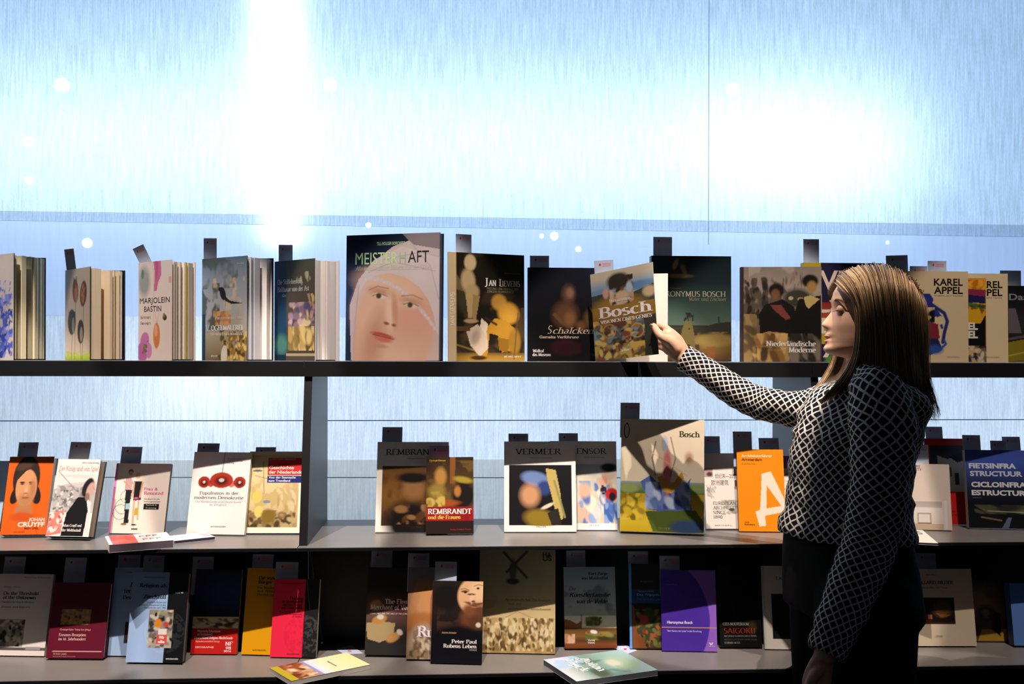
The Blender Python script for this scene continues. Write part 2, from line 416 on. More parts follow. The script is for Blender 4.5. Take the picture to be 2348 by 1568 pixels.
# ------------------------------------------------------------------ lettering
XH = 0.66
def _arc(cx, cy, rx, ry, a0, a1, n=9): return [(cx + rx * math.cos(R(a0 + (a1 - a0) * i / n)), cy + ry * math.sin(R(a0 + (a1 - a0) * i / n))) for i in range(n + 1)]
A_ = _arc
SERIF = {
 'A': (.74, [[(.06, 0), (.37, 1)], [(.37, 1), (.68, 0)], [(.18, .36), (.56, .36)]]),
 'B': (.64, [[(.13, 0), (.13, 1)], [(.13, 1)] + A_(.30, .76, .21, .24, 90, -90) + [(.13, .52)], A_(.32, .26, .25, .26, 90, -90) + [(.13, 0)]]),
 'C': (.70, [A_(.40, .5, .33, .5, 48, 312, 16)]),
 'D': (.76, [[(.13, 0), (.13, 1)], [(.13, 1)] + A_(.32, .5, .37, .5, 90, -90, 14) + [(.13, 0)]]),
 'E': (.60, [[(.13, 0), (.13, 1)], [(.13, 1), (.54, 1), (.54, .84)], [(.13, .52), (.44, .52)], [(.13, 0), (.56, 0), (.56, .17)]]),
 'F': (.57, [[(.13, 0), (.13, 1)], [(.13, 1), (.54, 1), (.54, .84)], [(.13, .52), (.44, .52)]]),
 'G': (.76, [A_(.41, .5, .34, .5, 48, 330, 16), [(.67, .02), (.67, .42)], [(.50, .42), (.74, .42)]]),
 'H': (.78, [[(.13, 0), (.13, 1)], [(.65, 0), (.65, 1)], [(.13, .51), (.65, .51)]]),
 'I': (.30, [[(.15, 0), (.15, 1)]]),
 'J': (.42, [[(.28, 1), (.28, .12)] + A_(.13, .12, .15, .22, 0, -130, 6)]),
 'K': (.70, [[(.13, 0), (.13, 1)], [(.60, 1), (.15, .42)], [(.27, .56), (.66, 0)]]),
 'L': (.56, [[(.13, 0), (.13, 1)], [(.13, 0), (.53, 0), (.53, .2)]]),
 'M': (.90, [[(.13, 0), (.15, 1)], [(.15, 1), (.45, .06)], [(.45, .06), (.75, 1)], [(.75, 1), (.77, 0)]]),
 'N': (.78, [[(.13, 0), (.13, 1)], [(.13, 1), (.65, .02)], [(.65, 0), (.65, 1)]]),
 'O': (.80, [A_(.40, .5, .33, .5, 0, 360, 20)]),
 'P': (.60, [[(.13, 0), (.13, 1)], [(.13, 1)] + A_(.31, .74, .23, .26, 90, -90) + [(.13, .48)]]),
 'R': (.68, [[(.13, 0), (.13, 1)], [(.13, 1)] + A_(.30, .75, .22, .25, 90, -90) + [(.13, .5)], [(.32, .5), (.64, 0)]]),
 'S': (.55, [A_(.28, .75, .19, .25, 40, 180, 8) + A_(.28, .75, .19, .25, 180, 262, 4)[1:] + A_(.27, .25, .21, .25, 82, -140, 12)]),
 'T': (.64, [[(.32, 0), (.32, 1)], [(.06, .82), (.06, 1), (.58, 1), (.58, .82)]]),
 'U': (.74, [[(.13, 1), (.13, .32)] + A_(.37, .32, .24, .32, 180, 360, 12) + [(.61, 1)]]),
 'V': (.72, [[(.06, 1), (.36, 0)], [(.36, 0), (.66, 1)]]),
 'W': (1.0, [[(.05, 1), (.28, 0)], [(.28, 0), (.5, .9)], [(.5, .9), (.72, 0)], [(.72, 0), (.95, 1)]]),
 'X': (.70, [[(.07, 1), (.64, 0)], [(.63, 1), (.06, 0)]]), 'Y': (.68, [[(.06, 1), (.34, .48)], [(.62, 1), (.34, .48), (.34, 0)]]),
 'Z': (.62, [[(.08, .84), (.08, 1), (.55, 1)], [(.55, 1), (.07, 0)], [(.07, 0), (.57, 0), (.57, .16)]]),
 'a': (.50, [A_(.22, .50, .15, .16, 150, 20, 6) + [(.37, .08)], A_(.21, .19, .155, .19, 70, 320, 12)]),
 'b': (.56, [[(.11, 1), (.11, 0)], A_(.29, .33, .20, .33, 150, -150, 14)]),
 'c': (.48, [A_(.27, .33, .20, .33, 50, 310, 14)]),
 'd': (.57, [[(.45, 1), (.45, 0)], A_(.27, .33, .20, .33, 30, 330, 14)]),
 'e': (.50, [[(.08, .36), (.43, .36)] + A_(.26, .34, .19, .32, 5, 310, 14)]),
 'f': (.34, [A_(.30, .84, .15, .16, 60, 180, 6) + [(.15, 0)], [(.04, .64), (.32, .64)]]),
 'g': (.52, [A_(.24, .42, .17, .24, 0, 360, 14), [(.15, .2), (.12, .08), (.40, .04)] + A_(.26, -.12, .19, .14, 50, -200, 10), [(.38, .6), (.5, .64)]]),
 'h': (.58, [[(.11, 1), (.11, 0)], A_(.28, .42, .17, .24, 150, 10, 7) + [(.46, 0)]]),
 'i': (.26, [[(.13, XH), (.13, 0)], [(.13, .86), (.13, .94)]]),
 'j': (.26, [[(.14, XH), (.14, -.2)], [(.14, .86), (.14, .94)]]),
 'k': (.55, [[(.11, 1), (.11, 0)], [(.46, XH), (.13, .28)], [(.23, .36), (.50, 0)]]),
 'l': (.26, [[(.13, 1), (.13, 0)]]),
 'm': (.86, [[(.11, XH), (.11, 0)], A_(.27, .44, .16, .22, 150, 10, 6) + [(.43, 0)], A_(.59, .44, .16, .22, 150, 10, 6) + [(.75, 0)]]),
 'n': (.58, [[(.11, XH), (.11, 0)], A_(.28, .42, .17, .24, 150, 10, 6) + [(.46, 0)]]),
 'o': (.54, [A_(.27, .33, .20, .33, 0, 360, 16)]),
 'p': (.56, [[(.11, XH), (.11, -.28)], A_(.29, .33, .20, .33, 150, -150, 14)]),
 'r': (.40, [[(.11, XH), (.11, 0)], A_(.27, .46, .16, .20, 150, 40, 5)]),
 's': (.42, [A_(.21, .50, .14, .16, 40, 262, 9) + A_(.20, .17, .16, .17, 82, -140, 9)]),
 't': (.36, [[(.15, .88), (.15, .12)] + A_(.26, .12, .11, .12, 180, 310, 5), [(.04, .64), (.32, .64)]]),
 'u': (.58, [[(.11, XH), (.11, .24)] + A_(.28, .24, .17, .24, 180, 340, 7), [(.46, XH), (.46, 0)]]),
 'v': (.54, [[(.05, XH), (.27, 0)], [(.27, 0), (.48, XH)]]), 'w': (.76, [[(.05, XH), (.22, 0)], [(.22, 0), (.38, .6)], [(.38, .6), (.55, 0)], [(.55, 0), (.71, XH)]]),
 'y': (.54, [[(.05, XH), (.27, .04)], [(.49, XH), (.22, -.2), (.08, -.26)]]), 'z': (.48, [[(.08, .52), (.08, XH), (.41, XH)], [(.41, XH), (.06, 0)], [(.06, 0), (.43, 0), (.43, .13)]]),
 ' ': (.30, []), '.': (.24, [[(.12, 0), (.12, .07)]]), '-': (.36, [[(.06, .32), (.30, .32)]]), ',': (.24, [[(.13, .06), (.09, -.12)]]),
 '1': (.40, [[(.22, 0), (.22, .94)]]), '0': (.54, [A_(.27, .48, .19, .48, 0, 360, 16)]), '4': (.54, [[(.38, 0), (.38, .95)], [(.38, .95), (.06, .28), (.5, .28)]]),
 '8': (.54, [A_(.27, .72, .16, .23, 0, 360, 12), A_(.27, .25, .20, .25, 0, 360, 12)]), '6': (.54, [[(.42, .9), (.2, .65)] + A_(.27, .28, .20, .28, 160, 520, 14)]), '9': (.54, [[(.12, .02), (.36, .3)] + A_(.27, .66, .19, .28, -20, 340, 14)]),
}
for a, b in (('ä', 'a'), ('ö', 'o'), ('ü', 'u'), ('Ä', 'A'), ('Ü', 'U')):
    w_, st = SERIF[b]; y = .9 if b.islower() else 1.15
    SERIF[a] = (w_, st + [[(w_ * .32, y), (w_ * .32, y + .07)], [(w_ * .66, y), (w_ * .66, y + .07)]])
def serif_run(text, thick, thin):
    Vs, Fs = [], []; x = 0.0
    def quad(a, b, c, d):
        n = len(Vs); Vs.extend([a, b, c, d]); Fs.append((n, n + 1, n + 2, n + 3))
    for ch in text:
        adv, strokes = SERIF[ch]
        for pts in strokes:
            P = [np.array(p, float) for p in pts]; P = [P[0]] + [q for p, q in zip(P[:-1], P[1:]) if np.linalg.norm(q - p) > 1e-4]
            m_ = len(P); W_ = []; N_ = []
            for i in range(m_):
                d = P[min(i + 1, m_ - 1)] - P[max(i - 1, 0)]; d = d / (np.linalg.norm(d) + 1e-9)
                dd = abs(d[0] * math.sin(R(18)) - d[1] * math.cos(R(18)))
                if abs(d[1]) > .85: dd = 1
                W_.append(thin + (thick - thin) * dd ** 1.3); N_.append(np.array([-d[1], d[0]]))
            n0 = len(Vs)
            for i in range(m_):
                a = P[i] + N_[i] * W_[i] / 2; b = P[i] - N_[i] * W_[i] / 2
                Vs.append((x + a[0], a[1])); Vs.append((x + b[0], b[1]))
            for i in range(m_ - 1): Fs.append((n0 + 2 * i, n0 + 2 * i + 1, n0 + 2 * i + 3, n0 + 2 * i + 2))
            for e, nb in ((0, 1), (m_ - 1, m_ - 2)):
                p = P[e]; d = P[nb] - p
                if m_ > 8 and abs(d[0]) > .004 and not abs(d[0]) < .02: continue
                if abs(d[1]) < abs(d[0]) * 1.2 or abs(d[1]) < 0.12: continue
                if min(abs(p[1] - q) for q in (0, 1, XH, -.28)) > .012: continue
                hw = thick / 2 + .085; s_ = 1 if d[1] > 0 else -1; t_ = thin * 1.1
                quad((x + p[0] - hw, p[1]), (x + p[0] + hw, p[1]), (x + p[0] + hw, p[1] + s_ * t_), (x + p[0] - hw, p[1] + s_ * t_))
        x += adv + .02
    return np.array(Vs) if Vs else np.zeros((0, 2)), Fs, x
_tc = {}
def sans_run(text, bold):
    k = (text, bold)
    if k in _tc: return _tc[k]
    cu = bpy.data.curves.new('t', 'FONT'); cu.body = text; cu.size = 1; cu.resolution_u = 3; cu.offset = bold; cu.fill_mode = 'FRONT'
    ob = bpy.data.objects.new('t', cu); COL.objects.link(ob)
    dg = bpy.context.evaluated_depsgraph_get(); me = bpy.data.meshes.new_from_object(ob.evaluated_get(dg))
    V = np.array([v.co[:2] for v in me.vertices]) if len(me.vertices) else np.zeros((0, 2)); Fc = [tuple(p.vertices) for p in me.polygons]
    bpy.data.objects.remove(ob); bpy.data.curves.remove(cu); bpy.data.meshes.remove(me)
    V = V / 0.73
    _tc[k] = (V, Fc, V[:, 0].max() if len(V) else 0); return _tc[k]
def letter_mesh(items, w, h, zoff=0.0004):
    """items: (x, y, cap height, text, colour, style, width, align) in fractions of the cover; y is the baseline from the top"""
    Vs, Fs, Cs = [], [], []
    for it in items:
        x, y, ch, text, col = it[:5]; st = it[5] if len(it) > 5 else 's'; wd = it[6] if len(it) > 6 else None; al = it[7] if len(it) > 7 else 'l'
        if st[0] == 'g' and all(c in SERIF for c in text): V, Fc, adv = serif_run(text, *((.17, .06) if 'b' in st else (.115, .04) if 'l' not in st else (.08, .035)))
        else: V, Fc, adv = sans_run(text, .045 if 'k' in st else .02 if 'b' in st else .008 if 'm' in st else 0.0)
        if not len(V): continue
        V = V.copy()
        if 'i' in st: V[:, 0] += V[:, 1] * 0.22
        sy = ch * h; sx = sy
        if wd: sx = wd * w / max(V[:, 0].max() - V[:, 0].min(), 1e-6)
        V[:, 0] -= V[:, 0].min(); tw = V[:, 0].max() * sx
        x0 = x * w - (tw if al == 'r' else tw / 2 if al == 'c' else 0)
        n = len(Vs)
        if 'R' in st:                       # running down the cover
            Vs += [(x * w + p[1] * sy, (1 - y) * h - p[0] * sx, zoff) for p in V]
        else: Vs += [(x0 + p[0] * sx, (1 - y) * h + p[1] * sy, zoff) for p in V]
        Fs += [tuple(n + i for i in f) for f in Fc]; Cs += [L3(col)] * len(V)
    return Vs, Fs, Cs

# ------------------------------------------------------------------ books
PX = 1.6                                     # photo pixels per painted cell
def lettering(items, w, h, parent, mw):
    if not items: return None
    Vs, Fs, Cs = letter_mesh(items, w, h)
    if not Vs: return None
    o = mesh_obj('lettering', Vs, Fs, M_INK, None, cols=Cs); o['kind'] = 'stuff'
    o.parent = parent; return o
def painted(w, h, n, k, ops, seed):
    a = Art(n, k, seed); I = a.run(ops)
    X = a.U * w; Y = (1 - a.V) * h
    V = [(float(x), float(y), 0.0) for x, y in zip(X.ravel(), Y.ravel())]
    idx = np.arange(n * k).reshape(k, n)
    Fc = [tuple(int(q) for q in t) for t in np.stack([idx[1:, :-1], idx[1:, 1:], idx[:-1, 1:], idx[:-1, :-1]], -1).reshape(-1, 4)]
    return V, Fc, I.reshape(-1, 3)
def solve_h(P, up, ty):
    lo, hi = 0.02, 0.8
    for _ in range(40):
        mi = (lo + hi) / 2
        if proj(P + up * mi)[1] > ty: lo = mi
        else: hi = mi
    return (lo + hi) / 2
PAGEC = 'efe6d4'
def book(name, label, BL, BR, top, shelf, art, text=(), t=0.015, lean=13, hard=True, spine='222222', back='333333', page=PAGEC, Y=None, seed=3, group=None, k=1.0, dz=0.0):
    """a closed book standing face out. BL, BR: where its lower corners are seen; top: height of the upper left corner"""
    zs = {'t': Z_TOP, 'm': Z_MID, 'l': Z_LOW}[shelf] + dz; ph = R(lean); zb = zs + t * math.sin(ph) + 0.0006
    if Y: P0, P1 = at_Y(BL[0], BL[1], Y[0]), at_Y(BR[0], BR[1], Y[1])
    else: P0, P1 = at_Z(BL[0], BL[1], zb), at_Z(BR[0], BR[1], zb)
    P0.z = P1.z = zb
    u = (P1 - P0); w = u.length; u.normalize(); out = Vector((u.y, -u.x, 0))
    up = UP * math.cos(ph) - out * math.sin(ph); N = out * math.cos(ph) + UP * math.sin(ph)
    h = solve_h(P0, up, top)
    mw = frame(P0, u, up, N)
    e = empty(name, label, 'book', mw, group)
    n = max(12, int(abs(BR[0] - BL[0]) / PX * k)); kk = max(12, int(h / w * n))
    V, Fc, I = painted(w, h, n, kk, art, seed)
    bt = 0.0024 if hard else 0.0005
    b = MB(); b.V = V; b.F = Fc; b.C = [tuple(c) for c in I]
    sc, bc = L3(spine), L3(back)
    e0 = 0.0
    b.box(0, 0, -bt, w, h, -0.00005, bc); b.box(0, 0, -t, w, h, -t + bt, bc); b.box(-0.0002, 0, -t, bt, h, -0.00005, sc)
    c = mesh_obj('cover', b.V, b.F, M_PRINT, None, cols=b.C); c.parent = e
    g = 0.003 if hard else 0.0002
    p = MB(); p.box(bt + .0002, g, -t + bt + .0001, w - g, h - g, -bt - .0001, L3(page)); po = p.build('page_block', M_PAGE); po.parent = e
    lettering(text, w, h, c, mw)
    return e, w, h, t, mw
def fan(name, label, S, A, B, ytop, ybot, Ys, art, text=(), nb=9, hard=True, back='15151a', page=PAGEC, seed=5, k=1.2, inner=None):
    """a book standing part open: spine at S, front board S-A, back board S-B, pages fanned between. S, A, B: pixel columns; Ys: their depths"""
    PS, PA, PB = [at_Y(c, 820, y) for c, y in zip((S, A, B), Ys)]
    for p in (PS, PA, PB): p.z = Z_TOP + 0.0006
    u = PA - PS; w = u.length; u.normalize(); out = Vector((u.y, -u.x, 0))
    h = solve_h(PS, UP, ytop)
    mw = frame(PS, u, UP, out); inv = mw.inverted()
    e = empty(name, label, 'book', mw, 'books standing part open on the top shelf')
    n = max(14, int((A - S) / PX * k * 1.5)); kk = max(20, int(200 / PX * k))
    V, Fc, I = painted(w, h, n, kk, art, seed)
    b = MB(); b.V = V; b.F = Fc; b.C = [tuple(c) for c in I]; bt = 0.0024 if hard else 0.0008
    b.box(0, 0, -bt, w, h, -0.00005, L3(back))
    c = mesh_obj('front_cover', b.V, b.F, M_PRINT, None, cols=b.C); c.parent = e
    lettering(text, w, h, c, mw)
    q = inv @ PB; ang = math.atan2(q.z, q.x); wb = math.hypot(q.x, q.z)
    def wedge(a0, a1, r0, r1, off, z0, z1, col, nm, mtl):
        s0 = off; m_ = MB()
        def P(a, r): return (r * math.cos(a), r * math.sin(a))
        i0, i1 = P(a0, .004 + s0), P(a1, .004 + s0); o0, o1 = P(a0, r0), P(a1, r1)
        ring = [i0, o0, o1, i1]
        m_.prism([(x, z0, z) for x, z in ring], [(x, z1, z) for x, z in ring], col)
        o = m_.build(nm, mtl); o.parent = e; return o
    d = bt / wb
    wedge(ang, ang + d * 1.3, wb, wb, -.003, 0, h, L3(back), 'back_cover', M_PRINT)
    rg = random.Random(seed); a = -bt / w * 1.3; end = ang + d * .2
    cuts = sorted(rg.random() for _ in range(nb - 1)); cuts = [0] + cuts + [1]
    for i in range(nb):
        f0, f1 = cuts[i], cuts[i + 1]
        a0 = a + (end - a) * f0; a1 = a + (end - a) * (f0 + (f1 - f0) * (rg.uniform(.35, .95)))
        if inner and i in inner: col = L3(inner[i])
        else: c0 = np.array(L3(page)) * rg.uniform(.82, 1.05); col = tuple(np.clip(c0, 0, 1))
        f = (f0 + f1) / 2; rr = (w + (wb - w) * f) * rg.uniform(.955, .985)
        wedge(a0, a1, rr, rr * rg.uniform(.99, 1.01), 0, .003, h - .003 - rg.uniform(0, .002), col, 'page_bundle', M_PAGE)
    return e, w, h, .0, frame(PS + Vector((0, .004, 0)), Vector((1, 0, 0)), UP, Vector((0, -1, 0)))
def card(label, ref, x0, x1, ytop, tilt=0.0, off=None, mark=True, vis=None):
    """a pale slip of card standing up behind / out of a book; x0, x1, ytop in photo pixels"""
    e_, w, h, t, mw = ref
    u = Vector((mw[0][0], mw[1][0], mw[2][0])); up = Vector((mw[0][1], mw[1][1], mw[2][1])); N = Vector((mw[0][2], mw[1][2], mw[2][2]))
    P0 = Vector((mw[0][3], mw[1][3], mw[2][3])); off = (t + 0.0015) if off is None else off
    T = P0 + up * h - N * off
    def hit(px, py):
        d = ray(px, py); s = (T - EYE).dot(N) / d.dot(N); return EYE + d * s
    yy = proj(T)[1]
    a = hit(x0, ytop); b = hit(x1, ytop); cw = (b - a).length
    uu = (b - a).normalized(); uu = (u * math.cos(R(tilt)) + up * math.sin(R(tilt))); vv = N.cross(uu)
    H = 0.10; O = a - vv * H
    m_ = MB(); m_.box(0, 0, -.0004, cw, H, 0, L3('c8cfe4'))
    o = m_.build('price_card', M_CARD, mw=frame(O, uu, vv, N)); tag(o, label, 'card')
    if mark:
        q = MB(); q.V = [(cw * .24, H - .013, .0003), (cw * .30, H - .016, .0003), (cw * .36, H - .012, .0003), (cw * .30, H - .007, .0003)]; q.F = [(0, 1, 2, 3)]; q.C = [L3('c81e32')] * 4
        for r_ in range(3):
            n = len(q.V); y_ = H - .008 - r_ * .0035; q.V += [(cw * .42, y_, .0003), (cw * .86, y_, .0003), (cw * .86, y_ - .0018, .0003), (cw * .42, y_ - .0018, .0003)]; q.F.append((n, n + 3, n + 2, n + 1)); q.C += [L3('d98a98')] * 4
        mo = mesh_obj('red_print', q.V, q.F, M_INK, None, cols=q.C); mo.parent = o
    return o
def lying(name, label, corners, shelf, t, art, text=(), cat='book', hard=False, spine='222222', page=PAGEC, n=90, dz=0.0, seed=4, lift=0.0):
    """a book lying flat; corners of its top face as seen: lower-left, lower-right, upper-left of the printed page"""
    zs = {'t': Z_TOP, 'm': Z_MID, 'l': Z_LOW}[shelf] + dz; z = zs + t + .0006
    P0, P1, P2 = [at_Z(c[0], c[1], z) for c in corners]
    u = P1 - P0; w = u.length; u.normalize(); v = UP.cross(u); h = abs((P2 - P0).dot(v))
    mw = frame(P0, u, v, UP); e = empty(name, label, cat, mw)
    kk = max(12, int(h / w * n)); V, Fc, I = painted(w, h, n, kk, art, seed)
    bt = .0022 if hard else .0006; b = MB(); b.V = V; b.F = Fc; b.C = [tuple(c) for c in I]
    b.box(0, 0, -bt, w, h, -.00005, L3(spine)); b.box(0, 0, -t, w, h, -t + bt, L3(spine)); b.box(-.0002, 0, -t, bt, h, -.00005, L3(spine))
    c = mesh_obj('cover', b.V, b.F, M_PRINT, None, cols=b.C); c.parent = e
    p = MB(); g = .003 if hard else .0003; p.box(bt, g, -t + bt, w - g, h - g, -bt, L3(page)); p.build('page_block', M_PAGE).parent = e
    lettering(text, w, h, c, mw)
    return e, w, h, t, mw

# ================================================================== top shelf
G = 'gb'
b_delft = fan('fanned_book', 'thick open standing book with blue flower print on its pale cover', -62, 31, 105, 590, 823, (2.86, 2.73, 2.86),
  [('f', 'c9c0bb'), ('n', .05, 6), ('d', .45, .38, .98, .98, 150, .035, ['2b3fae', '4a5cc4', '1d2a7c', '7c89d4'], 1.8), ('d', .6, .25, .95, .5, 22, .02, ['5a6ac8', '8c97d8'], 2.6), ('c', 'c9c0bb', .8, 14, .55)],
  nb=11, back='0d0d12', page='d8ceb0', seed=11)
b_tulip = fan('fanned_book', 'small open standing book with four dried tulips on its beige cover', 149, 206, 287, 620, 823, (2.84, 2.71, 2.83),
  [('g', ['c6b8aa', 'cdbdab', 'd0bfad']), ('g', ['cdbdab', 'b5c840', '8fb024'], (0, .9, 1, 1)), ('d', 0, .9, 1, .95, 40, .03, ['cdbdab', 'b5c840'], 1.5),
   ('l', [(.43, .3), (.40, 1)], .012, '4a4038'), ('l', [(.75, .4), (.70, 1)], .012, '4a4038'), ('l', [(.3, .68), (.26, 1)], .012, '4a4038'), ('l', [(.62, .78), (.66, 1)], .012, '4a4038'),
   ('e', .42, .24, .12, .13, '7a4a34', -3), ('e', .45, .27, .06, .10, 'a8744c'), ('l', [(.36, .1), (.38, .2)], .03, '4a2c24'), ('l', [(.46, .09), (.46, .2)], .03, '5a3428'),
   ('e', .74, .28, .13, .14, '6a3c2c', 5), ('e', .72, .28, .07, .11, 'a0764e'), ('l', [(.66, .22), (.8, .3)], .02, '4a2a22'), ('l', [(.66, .3), (.82, .22)], .02, 'b08a60'),
   ('e', .28, .58, .16, .14, '3a3238'), ('p', [(.14, .43), (.2, .5), (.3, .45), (.42, .47), (.42, .6), (.2, .6)], '3f363c'), ('e', .34, .62, .06, .09, '8a8478'),
   ('e', .64, .69, .13, .13, '3c3438'), ('e', .66, .72, .06, .08, '9a9078')],
  nb=9, back='141118', page='e4d2b4', seed=5)
b_pink = fan('fanned_book', 'open standing book with pink petals and a bee on a white cover', 317, 393, 448, 603, 823, (2.83, 2.72, 2.80),
  [('g', ['e4d6d4', 'efe0da', 'f2e2dc']), ('e', .18, .20, .17, .15, '9fa8a0', 0, .6), ('p', [(.46, .0), (.68, .0), (.70, .14), (.60, .22), (.56, .3), (.48, .3), (.5, .12)], 'd0709c'), ('p', [(.52, 0), (.6, 0), (.6, .12), (.54, .2)], 'c05888'),
   ('p', [(.92, .17), (1, .17), (1, .23), (.92, .23)], 'e0a890'), ('e', .13, .12, .04, .05, '5f8a66'),
   ('e', .20, .80, .13, .09, 'cf7cba', 20), ('e', .12, .92, .16, .10, 'c76fb2', -20), ('e', .32, .9, .1, .08, 'd48cc4'), ('e', .2, .88, .05, .05, '8a8a50'), ('d', .12, .8, .3, .95, 16, .015, ['a04c8c', '7c6c40'], 2),
   ('e', .56, .75, .10, .13, 'e2854a', 0), ('e', .54, .70, .05, .06, 'f0b088'), ('l', [(.5, .5), (.56, .62)], .012, 'd8a8b0'), ('l', [(.64, .5), (.58, .62)], .012, 'd8a8b0'), ('l', [(.48, .08), (.47, .6)], .006, 'b8a8a8'),
   ('e', .80, .57, .06, .03, '3c3420', 15), ('e', .78, .55, .03, .025, '8a7c34')],
  [(.05, .42, .058, 'MARJOLEIN', '3a3038', 's', .90), (.18, .505, .058, 'BASTIN', '3a3038', 's', .52), (.08, .575, .035, 'binnen', '8a7c80', 's', .3), (.08, .635, .035, 'leven', '8a7c80', 's', .3)],
  nb=9, back='e8d8d0', page='e2d6c6', seed=7, inner={6: 'f0e4e0', 5: 'efe4e0', 7: 'c8b860'})
b_bird = fan('fanned_book', 'open standing book with a small dark bird in a cloudy blue sky on its cover', 463, 566, 627, 594, 823, (2.83, 2.72, 2.79),
  [('g', ['566a80', '8a93a0', 'a4a6aa', 'a89a84', '7a6440']), ('c', '44504a', .8, 5, .52, (0, 0, .8, .3)), ('c', '3c4636', .9, 6, .5, (0, .25, .4, .7)), ('c', 'd2b48c', .6, 7, .5, (.25, .2, .95, .6)),
   ('c', '4e3c22', .9, 9, .48, (.3, .7, 1, 1)), ('d', .45, .72, 1, 1, 90, .03, ['8a6c34', 'b89a54', '4a3818', 'cdb06c'], 1.6), ('d', .3, .52, .65, .66, 30, .035, ['b07c48', 'c8965c', '8a5c34'], 1.4), ('e', .5, .95, .07, .10, 'd8d2c0', 8),
   ('e', .47, .35, .06, .07, '101420', -30), ('p', [(.5, .36), (.62, .42), (.9, .45), (.9, .455), (.64, .45), (.52, .42)], '1a1e22'), ('e', .40, .305, .035, .02, '101420'), ('l', [(.52, .41), (.53, .47)], .008, '181818'), ('r', 0, .55, .08, 1, '24364a')],
  [(.08, .72, .066, 'V', 'a8cce0', G), (.21, .705, .046, 'OGELMALEREI', 'e8e4e4', 'gb', .70), (.34, .60, .022, 'MEISTERWERKE DER', 'd8d0cc', 'g', .56), (.20, .755, .024, 'DER NIEDERLANDE IM BAROCK', 'd8d4d0', 'gb', .70), (.21, .965, .018, 'MERCATOR', 'dcd8d8', 'gb', .15), (.78, .075, .016, 'Anna Beek', 'b8b8bc', 's', .16)],
  nb=8, back='1a2226', page='cfd0d8', seed=8, inner={5: 'f0e8e8', 6: 'eee6e6', 3: '8890a0'})
b_still = fan('fanned_book', 'open standing book with cream and pink flowers on a brown and teal cover', 629, 722, 778, 600, 823, (2.83, 2.72, 2.79),
  [('g', ['54584e', '5c564c', '4a4038', '3c3428']), ('g', ['1c3c5c', '1c4464', '123c50'], (0, 0, .3, 1)), ('e', .18, .84, .15, .10, '4a8076', 0, .7),
   ('d', .35, .42, .98, .70, 46, .055, ['a88ca0', 'c8a8b0', 'd8c498', '8c7088', 'b49068', '5c5a80'], 1.5), ('d', .35, .66, .98, .9, 60, .06, ['b49a58', '8c7440', 'd2ba7c', '5c4828'], 1.7, 80), ('d', .5, .12, .92, .26, 8, .035, ['a8a488', 'c8c09c'], 1.8, 80),
   ('d', .8, .34, 1, .6, 10, .04, ['dccb7c', 'c89c90'], 1.8, 85), ('r', .3, .93, 1, .955, 'a89878'), ('r', .3, .955, 1, 1, '4a4238'), ('r', 0, .94, .3, 1, '0e2c3c')],
  [(.08, .235, .048, 'Die Stillleben des', 'd2d4da', 'gb', .62), (.08, .31, .048, 'Balthasar van der Ast', 'd2d4da', 'gb', .78), (.2, .36, .03, 'das', 'c0c4d0', 'g', .1)],
  nb=6, back='dcd6d8', page='d6d2d4', seed=9, inner={3: 'f2ece8', 4: 'ece4e8'})
